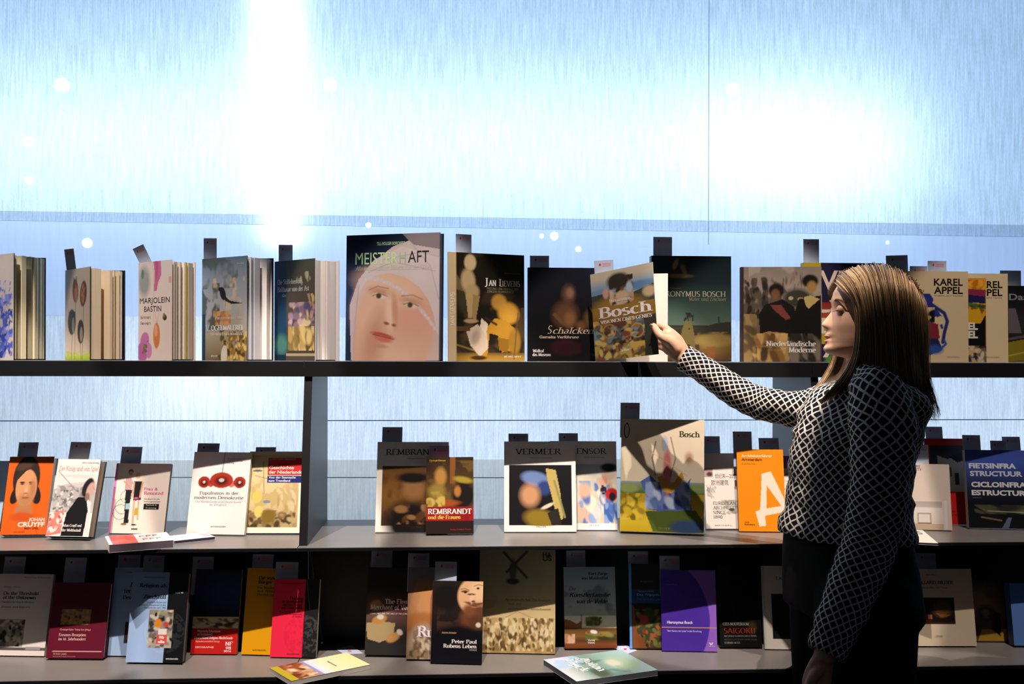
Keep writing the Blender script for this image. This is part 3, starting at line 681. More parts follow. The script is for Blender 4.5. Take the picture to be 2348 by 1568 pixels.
def veil(s):
    s.run([('g', ['141e38', '1c2a48', '18243c'])])
    s.run([('p', [(.06, 1), (.04, .56), (.12, .38), (.26, .24), (.5, .10), (.78, .03), (1, .05), (1, 1)], 'c4b4ba'), ('p', [(.60, 0), (1, 0), (1, .13), (.72, .09)], '857a80'), ('c', 'b09ea6', .5, 3, .5, (.3, .08, 1, .5)), ('c', 'd4c8ca', .5, 4, .5, (.2, .2, 1, .5))])
    s.run([('e', .50, .78, .42, .50, 'd0a48c', 10, .06), ('e', .36, .62, .22, .22, 'dab29a', 0, 1.2), ('e', .58, .90, .34, .2, 'd6b09a', 0, 1), ('e', .72, .64, .24, .22, 'cf9d8a', 0, 1.2), ('e', .30, .85, .10, .22, 'c0907c', 12, 1.2), ('e', .5, .42, .34, .12, 'd8b49c', 14, 1)])
    s.run([('p', [(.14, .46), (.22, .37), (.34, .32), (.48, .31), (.64, .345), (.78, .42), (.88, .52), (.94, .64), (.97, .78), (1, .8), (1, .2), (.6, .1), (.3, .2), (.13, .36)], 'cdbec2')])
    for i in range(46):
        f = i / 45; x = .2 + .75 * f; y = .345 + .40 * f ** 2.1 + .006 * math.sin(i * 2.1)
        s.run([('e', x, y, .017, .012, 'd2c5c9' if i % 2 else 'c9bbbf', 40, 1.2)])
    s.run([('l', [(.24, .30), (.5, .22), (.95, .30)], .008, 'b6a4aa'), ('l', [(.4, .2), (.8, .15), (1, .19)], .008, 'b6a4aa'), ('l', [(.72, .10), (.9, .26), (.99, .52)], .008, 'b2a0a6'), ('l', [(.14, .40), (.10, .7), (.08, 1)], .012, 'b2a4ac')])
    s.run([('e', .37, .46, .12, .035, 'bf9078', 14, 1.2), ('e', .37, .49, .075, .020, 'd4c4b6', 16, .5), ('e', .355, .487, .028, .021, '4c3c30', 0, .5), ('l', [(.29, .485), (.36, .468), (.45, .492)], .007, '6c4838'),
           ('e', .70, .535, .11, .034, 'bf9078', 16, 1.2), ('e', .70, .565, .07, .020, 'd0beb0', 18, .5), ('e', .69, .562, .027, .021, '4a3a30', 0, .5), ('l', [(.62, .555), (.69, .543), (.78, .572)], .007, '6c4838')])
    s.run([('l', [(.25, .44), (.34, .41), (.46, .43)], .010, 'a87c64'), ('l', [(.6, .49), (.72, .485), (.82, .52)], .010, 'a87c64'), ('e', .47, .62, .04, .12, 'e0bea8', -4, 1.1), ('e', .53, .6, .03, .12, 'c09078', -4, 1.1), ('e', .44, .705, .03, .012, '8a5040', 15, .9), ('e', .52, .72, .024, .011, '8e5646', 10, .9)])
    s.run([('e', .40, .80, .12, .020, 'b05048', 14, .6), ('e', .405, .828, .10, .024, 'c86e5e', 14, .6), ('l', [(.30, .792), (.40, .81), (.52, .832)], .006, '6a2824'), ('e', .38, .885, .07, .014, 'b88c78', 6, 1.1), ('n', .05, 5)])
b_face = book('art_book', 'tallest top shelf book with a huge close-up veiled face on its cover', (792, 824), (1007, 826), 540, 't', [('x', veil)],
  [(.10, .235, .098, 'MEISTER', 'bce6a8', 's', .455), (.575, .235, .098, 'H', '94c09c', 's', .065), (.665, .23, .098, 'AFT', '24322c', 's', .22), (.33, .086, .026, 'TILL-HOLGER BORCHERT', 'a8cc9c', 'b', .30), (.10, .283, .034, 'Altniederländische Malerei aus der Nähe', 'b4c4a8', 'gil', .79)],
  t=.03, lean=1, Y=(2.84, 2.745), spine='141c30', back='101420', page='3c4450', k=1.25)
b_jan = book('art_book', 'book with a yellow robed figure and pale statue on its cover, beige spine showing', (1047, 827), (1203, 826), 578, 't',
  [('f', '1d1912'), ('c', '3c3020', .8, 4, .5), ('c', '57442a', .7, 5, .56, (0, .5, 1, 1)), ('g', ['5c4826', 'a07a30', 'b08a3c'], (0, .92, 1, 1)), ('e', .12, .35, .11, .2, '3e3626', 0, .5), ('p', [(0, .2), (.1, .3), (.12, .36), (0, .34)], '6c5c3c'),
   ('e', .20, .09, .085, .075, 'c9b188', 0, .3), ('e', .17, .26, .10, .11, 'bea47a', -6, .4), ('e', .23, .36, .10, .07, 'b49a6e', 0, .4), ('p', [(.13, .38), (.24, .38), (.23, .60), (.17, .60)], 'b59a6c'), ('p', [(.24, .38), (.34, .40), (.28, .62), (.22, .60)], '9c8254'), ('e', .21, .63, .10, .02, 'b09668', 0, .4),
   ('e', .62, .45, .11, .075, 'b98c3c', 0, .4), ('e', .76, .55, .16, .10, 'c08f34', 25, .35), ('p', [(.55, .60), (.72, .62), (.86, .70), (.84, .90), (.66, .92), (.60, .76), (.48, .74), (.44, .98), (.32, .97), (.40, .72)], 'b5862c'), ('p', [(.6, .78), (.8, .8), (.74, .92), (.62, .9)], '8c641e'), ('e', .85, .82, .09, .12, '9c7428', 0, .4),
   ('p', [(.14, .72), (.30, .66), (.44, .74), (.46, .88), (.34, .96), (.2, .86)], 'cbb9a4'), ('p', [(.36, .60), (.46, .66), (.42, .76), (.34, .68)], 'd8cbb2'), ('e', .28, .78, .06, .07, 'a89684', 20, .7), ('l', [(.42, .60), (.58, .66)], .03, '3a281c'), ('e', .32, .97, .12, .02, '3c2810', 0, .5), ('l', [(.90, .55), (.84, .98)], .015, '5c4a2c'), ('l', [(0, .85), (.25, .9)], .02, '8c7440'), ('r', 0, .68, .2, .72, '54402a')],
  [(.41, .30, .072, 'J', 'f0ece4', G), (.465, .30, .054, 'AN', 'f0ece4', G, .115), (.62, .30, .068, 'L', 'e8e2da', G), (.665, .30, .052, 'IEVENS', 'c8c0b8', G, .27), (.44, .335, .02, 'FREUND UND RIVALE DES', '9c9078', 'g', .47), (.44, .362, .02, 'JUNGEN REMBRANDT', '9c9078', 'g', .40), (.70, .185, .014, 'BERND SCHNACKENBURG', '8c8474', 's', .24), (.69, .968, .018, 'MICHAEL IMHOF', 'd8ccb0', 'gb', .26)],
  t=.028, lean=1, Y=(2.73, 2.80), spine='c2ad86', back='b8a480')
# the beige spine of that book, turned to the room
e_, w_, h_, t_, mw_ = b_jan
sp = MB(); sp.box(-.0035, 0, -t_, -.0002, h_, -.0006, L3('c4ae88')); so = sp.build('spine', M_PRINT); so.parent = e_
sw = MB(); sw.box(-.024, 0, -.004, -.0036, h_, 0.0, L3('c8b28c')); so = sw.build('spine', M_PRINT); so.parent = e_
Vs, Fs, Cs = letter_mesh([(.34, .78, .052, 'JAN LIEVENS', 'eae0cc', G, None, 'l')], .02, h_, .0004)
V2 = [(-.006 - (p[1] - (h_ * .22)) * .8 , h_ * .30 + p[0] * .9, .0004) for p in Vs]
o_ = mesh_obj('lettering', V2, Fs, M_INK, None, cols=Cs); o_.parent = e_; o_['kind'] = 'stuff'
b_schal = book('art_book', 'almost black book with a faint glowing figure and handwritten style title', (1210, 827), (1366, 828), 613, 't',
  [('g', ['0a0e1c', '0a0a10', '0c080a']), ('e', .60, .28, .09, .09, '5c4030', 0, .9), ('e', .62, .27, .05, .05, '80604c', 0, .9), ('e', .55, .50, .17, .13, '5c3c28', 20, .8), ('e', .62, .55, .08, .08, '7c5436', 0, .9), ('e', .78, .62, .07, .05, '6c4428', 0, .8), ('p', [(.36, .5), (.4, .48), (.58, .62), (.52, .62)], '64482c'), ('e', .55, .85, .2, .08, '340c18', 0, .6), ('r', .45, .82, .77, .92, '2a0a14'), ('e', .95, .55, .12, .1, '5a4424', 0, .7)],
  [(.29, .705, .085, 'S', 'cdb9a0', 'gi'), (.37, .705, .066, 'chalcken', 'c8b49c', 'gi', .6), (.17, .755, .030, 'Gemalte Verführung', 'c9b49c', 'b', .58), (.07, .905, .032, 'Wallraf', 'd8d4d4', 'gb', .17), (.07, .945, .032, 'das Museum', 'd8d4d4', 'gb', .27), (.94, .945, .04, 'bucerius', '48507a', 'b', .3)],
  t=.022, lean=1, Y=(2.80, 2.80), spine='0a0a10', back='08080c')
# the book being lifted: stands partly open
lx = at_Y(1366, 828, 2.72)
b_hbo = book('art_book', 'wide dark green landscape book with a pale tower, behind the reaching hand', (1494, 829), (1677, 829), 586, 't',
  [('g', ['0c1a20', '16262a', '3c524a', '5c7062', '6c7256']), ('g', ['2c2c24', '55462c', '7c6434', '6a5028', '3c2c1a'], (0, .66, 1, 1)), ('p', [(0, .68), (.2, .70), (.5, .70), (.8, .64), (1, .62), (1, .74), (0, .76)], '2e3028'), ('c', '8c7440', .7, 6, .5, (.45, .72, 1, .88)), ('e', .78, .80, .26, .06, '8f7844', 0, .5), ('c', '84502c', .8, 8, .52, (.5, .86, 1, .98)), ('c', '2c241a', .8, 7, .5, (0, .84, .6, 1)),
   ('p', [(.38, .70), (.42, .62), (.50, .62), (.53, .72), (.55, .88), (.34, .88)], '6f6238'), ('d', .4, .54, .53, .62, 14, .012, ['1e1e16', '2c2a20'], 2.5, 80), ('e', .46, .86, .025, .02, '3a2e1c'), ('e', .47, .69, .01, .008, '1c1a12'), ('l', [(.84, .58), (.86, .72)], .02, '30302a'),
   ('e', .35, .11, .10, .06, '2c2420', 30, .6), ('e', .3, .08, .03, .05, '7c6c5c', 20, .6), ('e', .40, .13, .03, .05, '6a5a50', -20, .6), ('e', .35, .19, .15, .02, '74643c', 0, .7)],
  [(.03, .385, .050, 'HIERONYMUS BOSCH', 'c4bca8', 'g', .90), (.94, .425, .036, 'Maler und Zeichner', '8c8a7c', 'g', .47, 'r'), (.23, .312, .012, 'Matthijs Ilsink', '7c7a6c', 's', .14)],
  t=.03, lean=1, Y=(2.85, 2.85), spine='10181c', back='10181c')
b_modern = book('art_book', 'book with two dark dressed women painted roughly against a grey town', (1699, 831), (1884, 833), 612, 't',
  [('g', ['8a7c74', 'a8988a', '7c6e60', '5c5040', '4a3c28']), ('c', '4c443c', .85, 7, .5, (0, .1, .5, .55)), ('d', 0, .12, .34, .55, 60, .03, ['3a332c', '4c443a', '5c5244', '2c2620'], 2, 88), ('d', .5, .05, .8, .28, 18, .012, ['6c6058', '88786c'], 4, 88), ('c', 'c0b0a0', .5, 5, .55, (.1, 0, .9, .22)),
   ('e', .70, .33, .18, .10, '3c382e', 0, .5), ('e', .62, .33, .03, .02, 'b8a88c'), ('e', .74, .34, .04, .02, '9c9078'), ('p', [(.3, .4), (.52, .34), (.66, .42), (.72, .66), (.62, .74), (.24, .72), (.22, .5)], '15120f'), ('p', [(.72, .34), (1, .30), (1, .76), (.6, .76), (.66, .5)], '121010'),
   ('e', .44, .25, .10, .075, '1c1712', 0, .3), ('e', .43, .29, .055, .055, '7a5636', 0, .5), ('e', .86, .15, .10, .07, '1a1510', 0, .3), ('e', .88, .21, .06, .06, 'a67c48', 0, .5), ('p', [(.36, .40), (.5, .40), (.62, .54), (.56, .56), (.42, .46)], '7c3f38'), ('p', [(.78, .32), (.86, .30), (.98, .34), (.84, .44), (.80, .40)], 'c0a868'),
   ('p', [(.2, .72), (.34, .68), (.58, .70), (.60, 1), (.1, 1)], 'a88650'), ('d', .15, .70, .58, 1, 46, .045, ['c0985a', '8c6838', '4a3a28', 'd0a868', '6a4c28'], 2.6, 80), ('d', .60, .70, .98, 1, 40, .05, ['4c443c', '6a5e52', '2c2620', '7c7064'], 2.4, 70), ('d', .02, .5, .2, 1, 24, .04, ['8c7448', 'a88c5c', '5c4a30'], 2, 60), ('r', 0, 0, .035, 1, '3c2c26'), ('n', .12, 8)],
  [(.31, .835, .055, 'Niederländische', 'ece6e0', 'gb', .62), (.59, .900, .055, 'Moderne', 'ece6e0', 'gb', .34), (.17, .848, .02, 'DIE SAMMLUNG VEENDORP', 'a88864', 'g', .40), (.33, .888, .02, 'AUS GRONINGEN', 'a88864', 'g', .24)],
  t=.02, lean=1, Y=(2.76, 2.735), spine='2c1c1c', back='1c1414')
b_ver = book('art_book', 'yellow cornered book with tall cream capital letters in front of the face of the woman', (1843, 833), (2024, 833), 602, 't',
  [('f', '20203c'), ('c', '3c1c44', .7, 4, .5), ('p', [(0, 0), (.22, 0), (.22, .05), (0, .05)], 'b8a020'), ('p', [(.88, 0), (1, 0), (1, .14)], 'c0a820'), ('g', ['7c2c28', 'a84428', 'b85a30'], (.2, .40, .7, .62)), ('r', .2, .56, .8, .58, 'b04020'), ('r', .2, .58, .7, .70, 'dcc8b8'), ('r', .2, .66, .44, .82, 'b8a41c'), ('g', ['24244c', '1c1c48'], (.2, .82, .8, 1)), ('e', .42, .98, .15, .06, '4c8c30', 0, .3), ('c', '101430', .9, 7, .5, (.4, .1, .9, .4))],
  [(.205, .275, .205, 'VER', 'e0cabc', 'b', .62), (.18, .50, .195, 'LIA', 'e2ccbe', 'b', .50), (.205, .71, .16, 'E', 'e2d4c4', 'b', .15), (.24, .95, .17, 'A', 'e2d0c4', 'b', .3)],
  t=.025, lean=1, Y=(2.80, 2.80), spine='b8a020', back='1c1c30')
b_ka1 = book('art_book', 'cream book with a splashed blue and red ink shape, half hidden by long hair', (2042, 832), (2221, 833), 621, 't',
  [('f', 'cdb894'), ('n', .02, 3), ('p', [(0.27, .25), (0.51, .25), (0.55, .30), (0.54, .36), (0.61, .44), (0.67, .5), (0.37, .5), (0.27, .5)], '25307c'), ('l', [(0.52, .36), (0.69, .46), (0.73, .55), (0.69, .68), (0.67, .78)], .045, '232c6c'), ('l', [(0.55, .42), (0.63, .52), (0.66, .62)], .035, '28327c'), ('e', 0.64, .54, .05, .05, 'cdb894', 60), ('d', .3, .4, .57, .8, 40, .04, ['0e0e14', '14141c', 'cdb894', '283080'], 1.8), ('p', [(0.47, .55), (0.61, .58), (0.63, .74), (0.47, .76)], '7c2430'), ('p', [(0.39, .46), (0.53, .50), (0.49, .54)], 'd8b428'), ('p', [(0.37, .74), (0.61, .74), (0.67, .86), (0.51, .92), (0.35, .88)], '1c2450'), ('l', [(0.63, .86), (0.71, .80), (0.69, .76)], .03, '30509c'), ('e', 0.57, .86, .1, .05, '2c4c94', 0, .7)],
  [(.56, .155, .078, 'KAREL', '16120f', 'b', .37), (.56, .245, .078, 'APPEL', '16120f', 'b', .37), (.56, .275, .014, 'WERKE AUF PAPIER', '8c7c64', 's', .37), (.72, .95, .016, 'SIEVEKING', '9c8c74', 'g', .17)],
  t=.012, lean=1, Y=(2.75, 2.75), hard=False, spine='d0bc98', back='c8b490')
b_ka2 = book('art_book', 'narrow strip of an orange and purple painted book between two cream books', (2132, 833), (2262, 832), 637, 't',
  [('f', 'c8922c'), ('g', ['d08c20', 'd89a1c'], (0, 0, 1, .14)), ('p', [(.6, .12), (1, .14), (1, .24), (.6, .2)], '7c2848'), ('p', [(.5, .18), (1, .22), (1, .30), (.5, .28)], '1c1c4c'), ('p', [(.5, .27), (1, .32), (1, .36), (.5, .32)], '3c6434'), ('c', '3c2c14', .8, 12, .5, (.5, .3, 1, .42)), ('p', [(.5, .4), (.88, .36), (.92, .42), (.9, .54), (.5, .54)], 'cc9818'), ('p', [(.5, .54), (.9, .54), (1, .42), (1, .84), (.5, .8)], '0e0c0a'), ('d', .6, .8, 1, 1, 50, .035, ['b0a08c', '6c5844', '2c2430', 'c0b4a0', '18141c'], 1.8), ('d', .66, .02, 1, .14, 14, .03, ['e0a030', 'b86818'], 2)],
  [(.68, .61, .085, 'EL', 'd8d0c4', 'k', .17), (.68, .71, .085, 'EL', 'd8d0c4', 'k', .17)],
  t=.012, lean=1, Y=(2.775, 2.775), hard=False, spine='c88c20', back='303030')
b_ka3 = book('art_book', 'plain cream book with bold black capitals, second of its pair', (2132, 833), (2312, 833), 626, 't',
  [('f', 'd0bc98'), ('n', .02, 3)],
  [(.56, .16, .078, 'KAREL', '16120f', 'b', .37), (.56, .25, .078, 'APPEL', '16120f', 'b', .37), (.56, .28, .014, 'WORKS ON PAPER', '8c7c64', 's', .37), (.72, .95, .016, 'SIEVEKING', '9c8c74', 'g', .17)],
  t=.012, lean=1, Y=(2.80, 2.80), hard=False, spine='d0bc98', back='c8b490')
b_da = book('art_book', 'dark car photograph book at the far end of the top shelf', (2302, 833), (2440, 833), 655, 't',
  [('g', ['0e0e10', '16161a', '2c2428', '1c1812', '6a5c18']), ('p', [(.08, .3), (.2, .3), (.3, .62), (.08, .62)], '5c5058'), ('l', [(.06, .70), (.5, .64), (1, .6)], .04, '4c4848'), ('p', [(0, .75), (1, .6), (1, .9), (0, 1)], '7c6c1c'), ('l', [(.05, .92), (1, .75)], .02, 'a8943c')],
  [(.09, .185, .085, 'Das Auto', '7c7c80', 'b', .8)],
  t=.02, lean=1, Y=(2.84, 2.84), spine='141416', back='141416')

# the opened book in the hand: white block standing, front cover lifted towards the room
P0 = at_Y(1366, 828, 2.735); P0.z = Z_TOP + .0006
P1 = at_Y(1531, 829, 2.70); P1.z = P0.z
u_ = (P1 - P0); wb_ = u_.length; u_.normalize(); out_ = Vector((u_.y, -u_.x, 0)); hb_ = solve_h(P0, UP, 628)
mwb = frame(P0, u_, UP, out_)
hand_book = empty('held_book', 'white paged book with a crowded painted cover, held half open', 'book', mwb)
m_ = MB(); m_.box(.001, 0, -.022, wb_, hb_, -.002, L3('eadfd6')); m_.build('page_block', M_PAGE).parent = hand_book
m_ = MB(); m_.box(0, 0, -.0235, wb_ + .001, hb_ + .001, -.0222, L3('2c2420')); m_.build('back_cover', M_PRINT).parent = hand_book
m_ = MB(); m_.box(wb_ - .03, hb_ * .175, -.0018, wb_, hb_ * .225, -.0012, L3('3c0c20')); m_.build('inner_picture', M_PRINT).parent = hand_book
PA = at_Y(1511, 812, 2.56); uc = PA - P0; uc.z += 0.0
wc = uc.length; uc.normalize(); Nc = uc.cross(UP).normalized(); vc = Nc.cross(uc)
mwc = frame(P0 + Nc * .001, uc, vc, Nc)
hc = hb_ * 1.0
V, Fc, I = painted(wc, hc, 120, 160, [
   ('g', ['b7b4ae', '93a3b4', '6f8896', '4a4c3c']), ('g', ['c0b8a4', 'c4b49c', '8ca0b4', '6c88a0'], (0, 0, 1, .24)), ('e', .2, .25, .25, .05, '6c8cb0', 0, .6), ('e', .8, .22, .25, .05, '5c80a8', 0, .6), ('p', [(0, .26), (.3, .24), (.6, .30), (1, .22), (1, .42), (0, .42)], '3a4034'),
   ('g', ['8c6c30', '8a6428', '6c4c24'], (.0, .40, 1, .62)), ('e', .42, .42, .4, .12, '94702c', 0, .6), ('c', '3a2c20', .85, 7, .48, (0, .55, 1, .95)), ('d', 0, .55, 1, .92, 210, .035, ['2c2420', '5c3c2c', '8c6438', 'b09048', '7c3c2c', '4a5a5c', 'c4a860', '3c3428', '6a7c84'], 1.8),
   ('d', .3, .08, .68, .40, 70, .045, ['2c2218', '3c2c1c', '7c5438', 'c4a88c', '8c98a4', 'b89474'], 1.7), ('e', .45, .13, .18, .09, '30261c', 0, .4), ('e', .5, .3, .1, .05, 'c8a888', 0, .5), ('e', .62, .22, .05, .06, 'a8b4bc', 0, .5), ('e', .24, .25, .05, .06, 'c09484', 0, .5), ('e', .92, .3, .10, .06, 'b8a080', 0, .5), ('c', 'b89c48', .85, 4, .42, (0, .83, .85, 1)), ('d', .05, .84, .8, 1, 30, .03, ['8c7434', 'c4ac5c', '5c4028', '7c3a2c'], 2), ('p', [(.82, .6), (1, .55), (1, 1), (.8, 1)], '33342e'),
   ('x', lambda s: [s.mix(np.clip(1 - np.abs(np.hypot((s.U - cx) / .10, (s.V - cy) / .075) - 1) * 7, 0, 1), 'b08c50') for cx, cy in ((.26, .68), (.70, .71))])], 21)
cvr = MB(); cvr.V = V; cvr.F = Fc; cvr.C = [tuple(c) for c in I]; cvr.box(0, 0, -.0009, wc, hc, -.00005, L3('e8e0d4'))
co = mesh_obj('front_cover', cvr.V, cvr.F, M_PRINT, None, cols=cvr.C); co.parent = hand_book; co.matrix_local = mwb.inverted() @ mwc
lo = mesh_obj('lettering', *letter_mesh([(.10, .522, .118, 'Bosch', 'e4dce0', 'gb', .86), (.29, .36, .038, 'Hieronymus', 'ded6d4', 'gb', .34), (.12, .585, .036, 'VISIONEN EINES GENIES', 'e8e0d8', 'gb', .82), (.42, .925, .034, 'belser', 'e4dcd4', 'gb', .15)], wc, hc)[:2], M_INK, None, cols=letter_mesh([(.10, .522, .118, 'Bosch', 'e4dce0', 'gb', .86), (.29, .36, .038, 'Hieronymus', 'ded6d4', 'gb', .34), (.12, .585, .036, 'VISIONEN EINES GENIES', 'e8e0d8', 'gb', .82), (.42, .925, .034, 'belser', 'e4dcd4', 'gb', .15)], wc, hc)[2])
lo.parent = co; lo['kind'] = 'stuff'
COVER_N, COVER_M = Nc, mwc
HB = (hand_book, wb_, hb_, .022, mwb)

# price cards standing out of the top shelf books
card('pale card leaning out of the small tulip book', b_tulip, 147, 169, 572, tilt=7)
card('pale card tilting out of the book with pink petals', b_pink, 304, 331, 571, tilt=26)
card('pale card standing out of the small bird book', b_bird, 467, 497, 546)
card('pale card above the book with cream and pink flowers', b_still, 639, 671, 561)
card('pale card beside the beige spine of the statue book', b_jan, 1045, 1081, 536, off=.034)
card('pale card above the almost black book', b_schal, 1215, 1259, 586)
card('lit pale card tucked into the book held by the hand', HB, 1362, 1406, 598, tilt=3, off=.008)
card('dark looking tall card above the wide green landscape book', b_hbo, 1498, 1541, 543)
card('tall card above the book with two dark dressed women', b_ver, 1842, 1878, 548)
card('widest card over the cream book with the ink shape', b_ka1, 2031, 2081, 586, tilt=2, off=.02)
card('lower card of a close pair over the splashed ink book', b_ka1, 2086, 2126, 610, off=.016)
card('higher card of a close pair over the splashed ink book', b_ka1, 2127, 2170, 598, off=.019)
card('card behind the last plain cream book on the top shelf', b_da, 2293, 2341, 620, mark=False)

# ================================================================== middle shelf
def face_cover(s):
    s.run([('f', 'dd5f12'), ('e', .5, 1.08, .62, .34, 'e05c14', 0, .1), ('e', .45, .72, .2, .14, 'b4744c', 0, .2), ('e', .44, .78, .27, .06, 'c94e14', 0, .5), ('e', .43, .28, .30, .29, '2c1f1a', 0, .08), ('e', .25, .48, .11, .14, '22181a', 20, .12), ('e', .66, .48, .12, .14, '1e1618', -18, .12),
      ('e', .45, .40, .235, .235, 'cf9468', 0, .1), ('p', [(.16, .34), (.24, .20), (.5, .10), (.66, .2), (.58, .14), (.4, .19), (.24, .30)], '33241c'), ('e', .36, .12, .2, .05, '4a3428', -20, .5), ('e', .46, .56, .16, .09, 'b67c54', 0, .7),
      ('e', .35, .335, .06, .010, '3c2418', 0, .5), ('e', .55, .335, .06, .010, '3c2418', 0, .5), ('e', .35, .355, .045, .012, '6c4834', 0, .6), ('e', .55, .355, .045, .012, '6c4834', 0, .6), ('e', .35, .357, .014, .009, '2a1a14', 0, .5), ('e', .55, .357, .014, .009, '2a1a14', 0, .5),
      ('e', .45, .44, .035, .06, 'd8a47c', 0, .8), ('e', .45, .475, .05, .008, '94603c', 0, .8), ('e', .45, .535, .08, .012, 'a45a48', 0, .6), ('l', [(.38, .53), (.45, .533), (.53, .53)], .008, '6c3024'), ('e', .6, .42, .07, .12, 'b47a50', 0, .9), ('l', [(.72, .85), (.82, 1)], .012, 'b0440c')])
book('paperback_book', 'pale blue book edge peeking out at the very end of the middle shelf', (-125, 1216), (-2, 1217), 1056, 'm', [('f', 'a8c0d8')], t=.012, lean=16, spine='9cb4cc')
b_cr = book('portrait_book', 'orange book with a long haired young man in an orange shirt', (0, 1226), (104, 1225), 1047, 'm', [('x', face_cover)],
  [(.95, .83, .042, 'JOHAN', 'f0c8b8', 'k', .36, 'r'), (.96, .90, .058, 'CRUYFF', 'f4d4c8', 'k', .60, 'r'), (.52, .935, .026, 'MEIN SPIEL', '6c2c10', 'b', .32), (.30, .975, .016, 'DROEMER', '8c3c10', 's', .24)], t=.03, lean=17, spine='c85010', back='d8e0e8', seed=2, k=1.4)
b_koe = book('portrait_book', 'white book with a man in a black suit seen from the side, red title', (104, 1229), (203, 1231), 1052, 'm',
  [('f', 'ece2de'), ('g', ['dcd4d0', 'b4b0b0', 'c8c2c0'], (0, .2, 1, .7)), ('p', [(0, .22), (.7, .25), (1, .2), (1, .28), (.3, .32), (0, .4)], 'e4dcda'), ('l', [(.05, .16), (.55, .42)], .012, '5c5458'), ('c', '7c7878', .7, 9, .52, (0, .35, .9, .7)), ('d', .05, .4, .6, .7, 60, .03, ['8c8888', 'b8b4b4', '6c6868', 'd8d4d4'], 1.6),
   ('p', [(0, .72), (.32, .66), (.34, .96), (0, 1)], 'd88078'), ('d', .02, .7, .34, .95, 20, .03, ['f0dcd8', 'c05850', 'e8a8a0'], 2), ('p', [(.40, .70), (.60, .50), (.84, .50), (.92, .60), (.9, 1), (.34, 1)], '17151a'), ('p', [(.80, .50), (.93, .56), (.96, 1), (.86, 1), (.88, .66)], 'e4dede'), ('e', .80, .37, .12, .13, '241c22', 15, .2), ('e', .87, .40, .09, .10, 'c4a298', 12, .3), ('e', .82, .49, .05, .05, '8c6c64', 0, .4), ('l', [(.92, .36), (.97, .40)], .02, 'b89488')],
  [(.97, .055, .02, 'Dietrich Schulze-Marmeling', '4c4448', 's', .40, 'r'), (.06, .155, .06, 'Der König und sein Spiel', 'd8483c', 'gl', .92), (.36, .875, .034, 'Johan Cruyff und', 'e8e0dc', 'gb', .44), (.36, .935, .034, 'der Weltfußball'.replace('ß', 's'), 'e8e0dc', 'gb', .44)], t=.034, lean=18, spine='2c2428', page='cdbfae', seed=3, k=1.4)
b_fr = book('paperback_book', 'white book with a pink spine edge, two women and a bicycle on its cover', (248, 1222), (375, 1224), 1062, 'm',
  [('f', 'efe2d8'), ('r', 0, 0, .035, 1, 'e87cb4'), ('x', lambda s: [s.mix(np.clip(1 - np.abs(np.hypot((s.U - cx) / rx, (s.V - cy) * s.asp / rx) - 1) * 14, 0, 1), '4a3c3c') for cx, cy, rx in ((.20, .62, .13), (.24, .48, .10), (.17, .70, .13))]),
   ('e', .28, .12, .045, .035, '4c3830'), ('e', .28, .14, .035, .035, 'c89c80'), ('p', [(.2, .2), (.3, .2), (.34, .28), (.32, .38), (.2, .40)], 'c4a0a0'), ('l', [(.18, .26), (.28, .34)], .03, 'c89878'), ('p', [(.22, .38), (.34, .38), (.32, .60), (.34, .86), (.26, .86), (.24, .6)], '1c1c24'), ('r', .25, .58, .33, .66, '9cc4cc'), ('e', .26, .87, .06, .015, '8c6c4c'),
   ('e', .42, .18, .045, .04, 'dcb498'), ('e', .42, .155, .045, .022, 'd8c090'), ('p', [(.36, .26), (.50, .26), (.52, .52), (.38, .54)], '201c20'), ('l', [(.36, .28), (.36, .48)], .035, 'd8ac90'), ('l', [(.52, .28), (.50, .48)], .035, 'd8ac90'), ('l', [(.40, .54), (.42, .88)], .035, 'd4a888'), ('l', [(.48, .54), (.50, .8)], .03, 'caa488'), ('e', .43, .50, .05, .012, 'c05c90'), ('e', .44, .88, .05, .012, '3c3434'), ('r', .43, .64, .48, .74, 'c4a430'),
   ('r', .58, .58, .86, .66, '141014'), ('r', .40, .925, .52, .945, '4a3c3c')],
  [(.56, .385, .042, 'Frau &', 'e86aa0', 'gb', .25), (.56, .445, .042, 'Rennrad', 'e86aa0', 'gb', .36), (.58, .52, .022, 'Handbuch für alle', '4c4444', 's', .28), (.58, .555, .022, 'leistungsstarken', '4c4444', 's', .30), (.62, .605, .018, 'Technik &', 'e0d8d4', 's', .2), (.62, .645, .018, 'Training', 'e0d8d4', 's', .2)], t=.012, lean=15, hard=False, spine='e87cb4', page='8c8480', back='d8ccc4')
def horns(s):
    for cx, cy, rx, ry in ((.22, .37, .105, .07), (.84, .37, .105, .07), (.52, .345, .20, .095)):
        s.run([('e', cx, cy, rx, ry, '8c2014', 0, .06), ('e', cx, cy, rx * .92, ry * .92, 'a83020', 0, .1), ('e', cx, cy + .01, rx * .55, ry * .55, '3c100c', 0, .9), ('e', cx, cy, rx * .24, ry * .24, 'c8b8b4', 0, .3)])
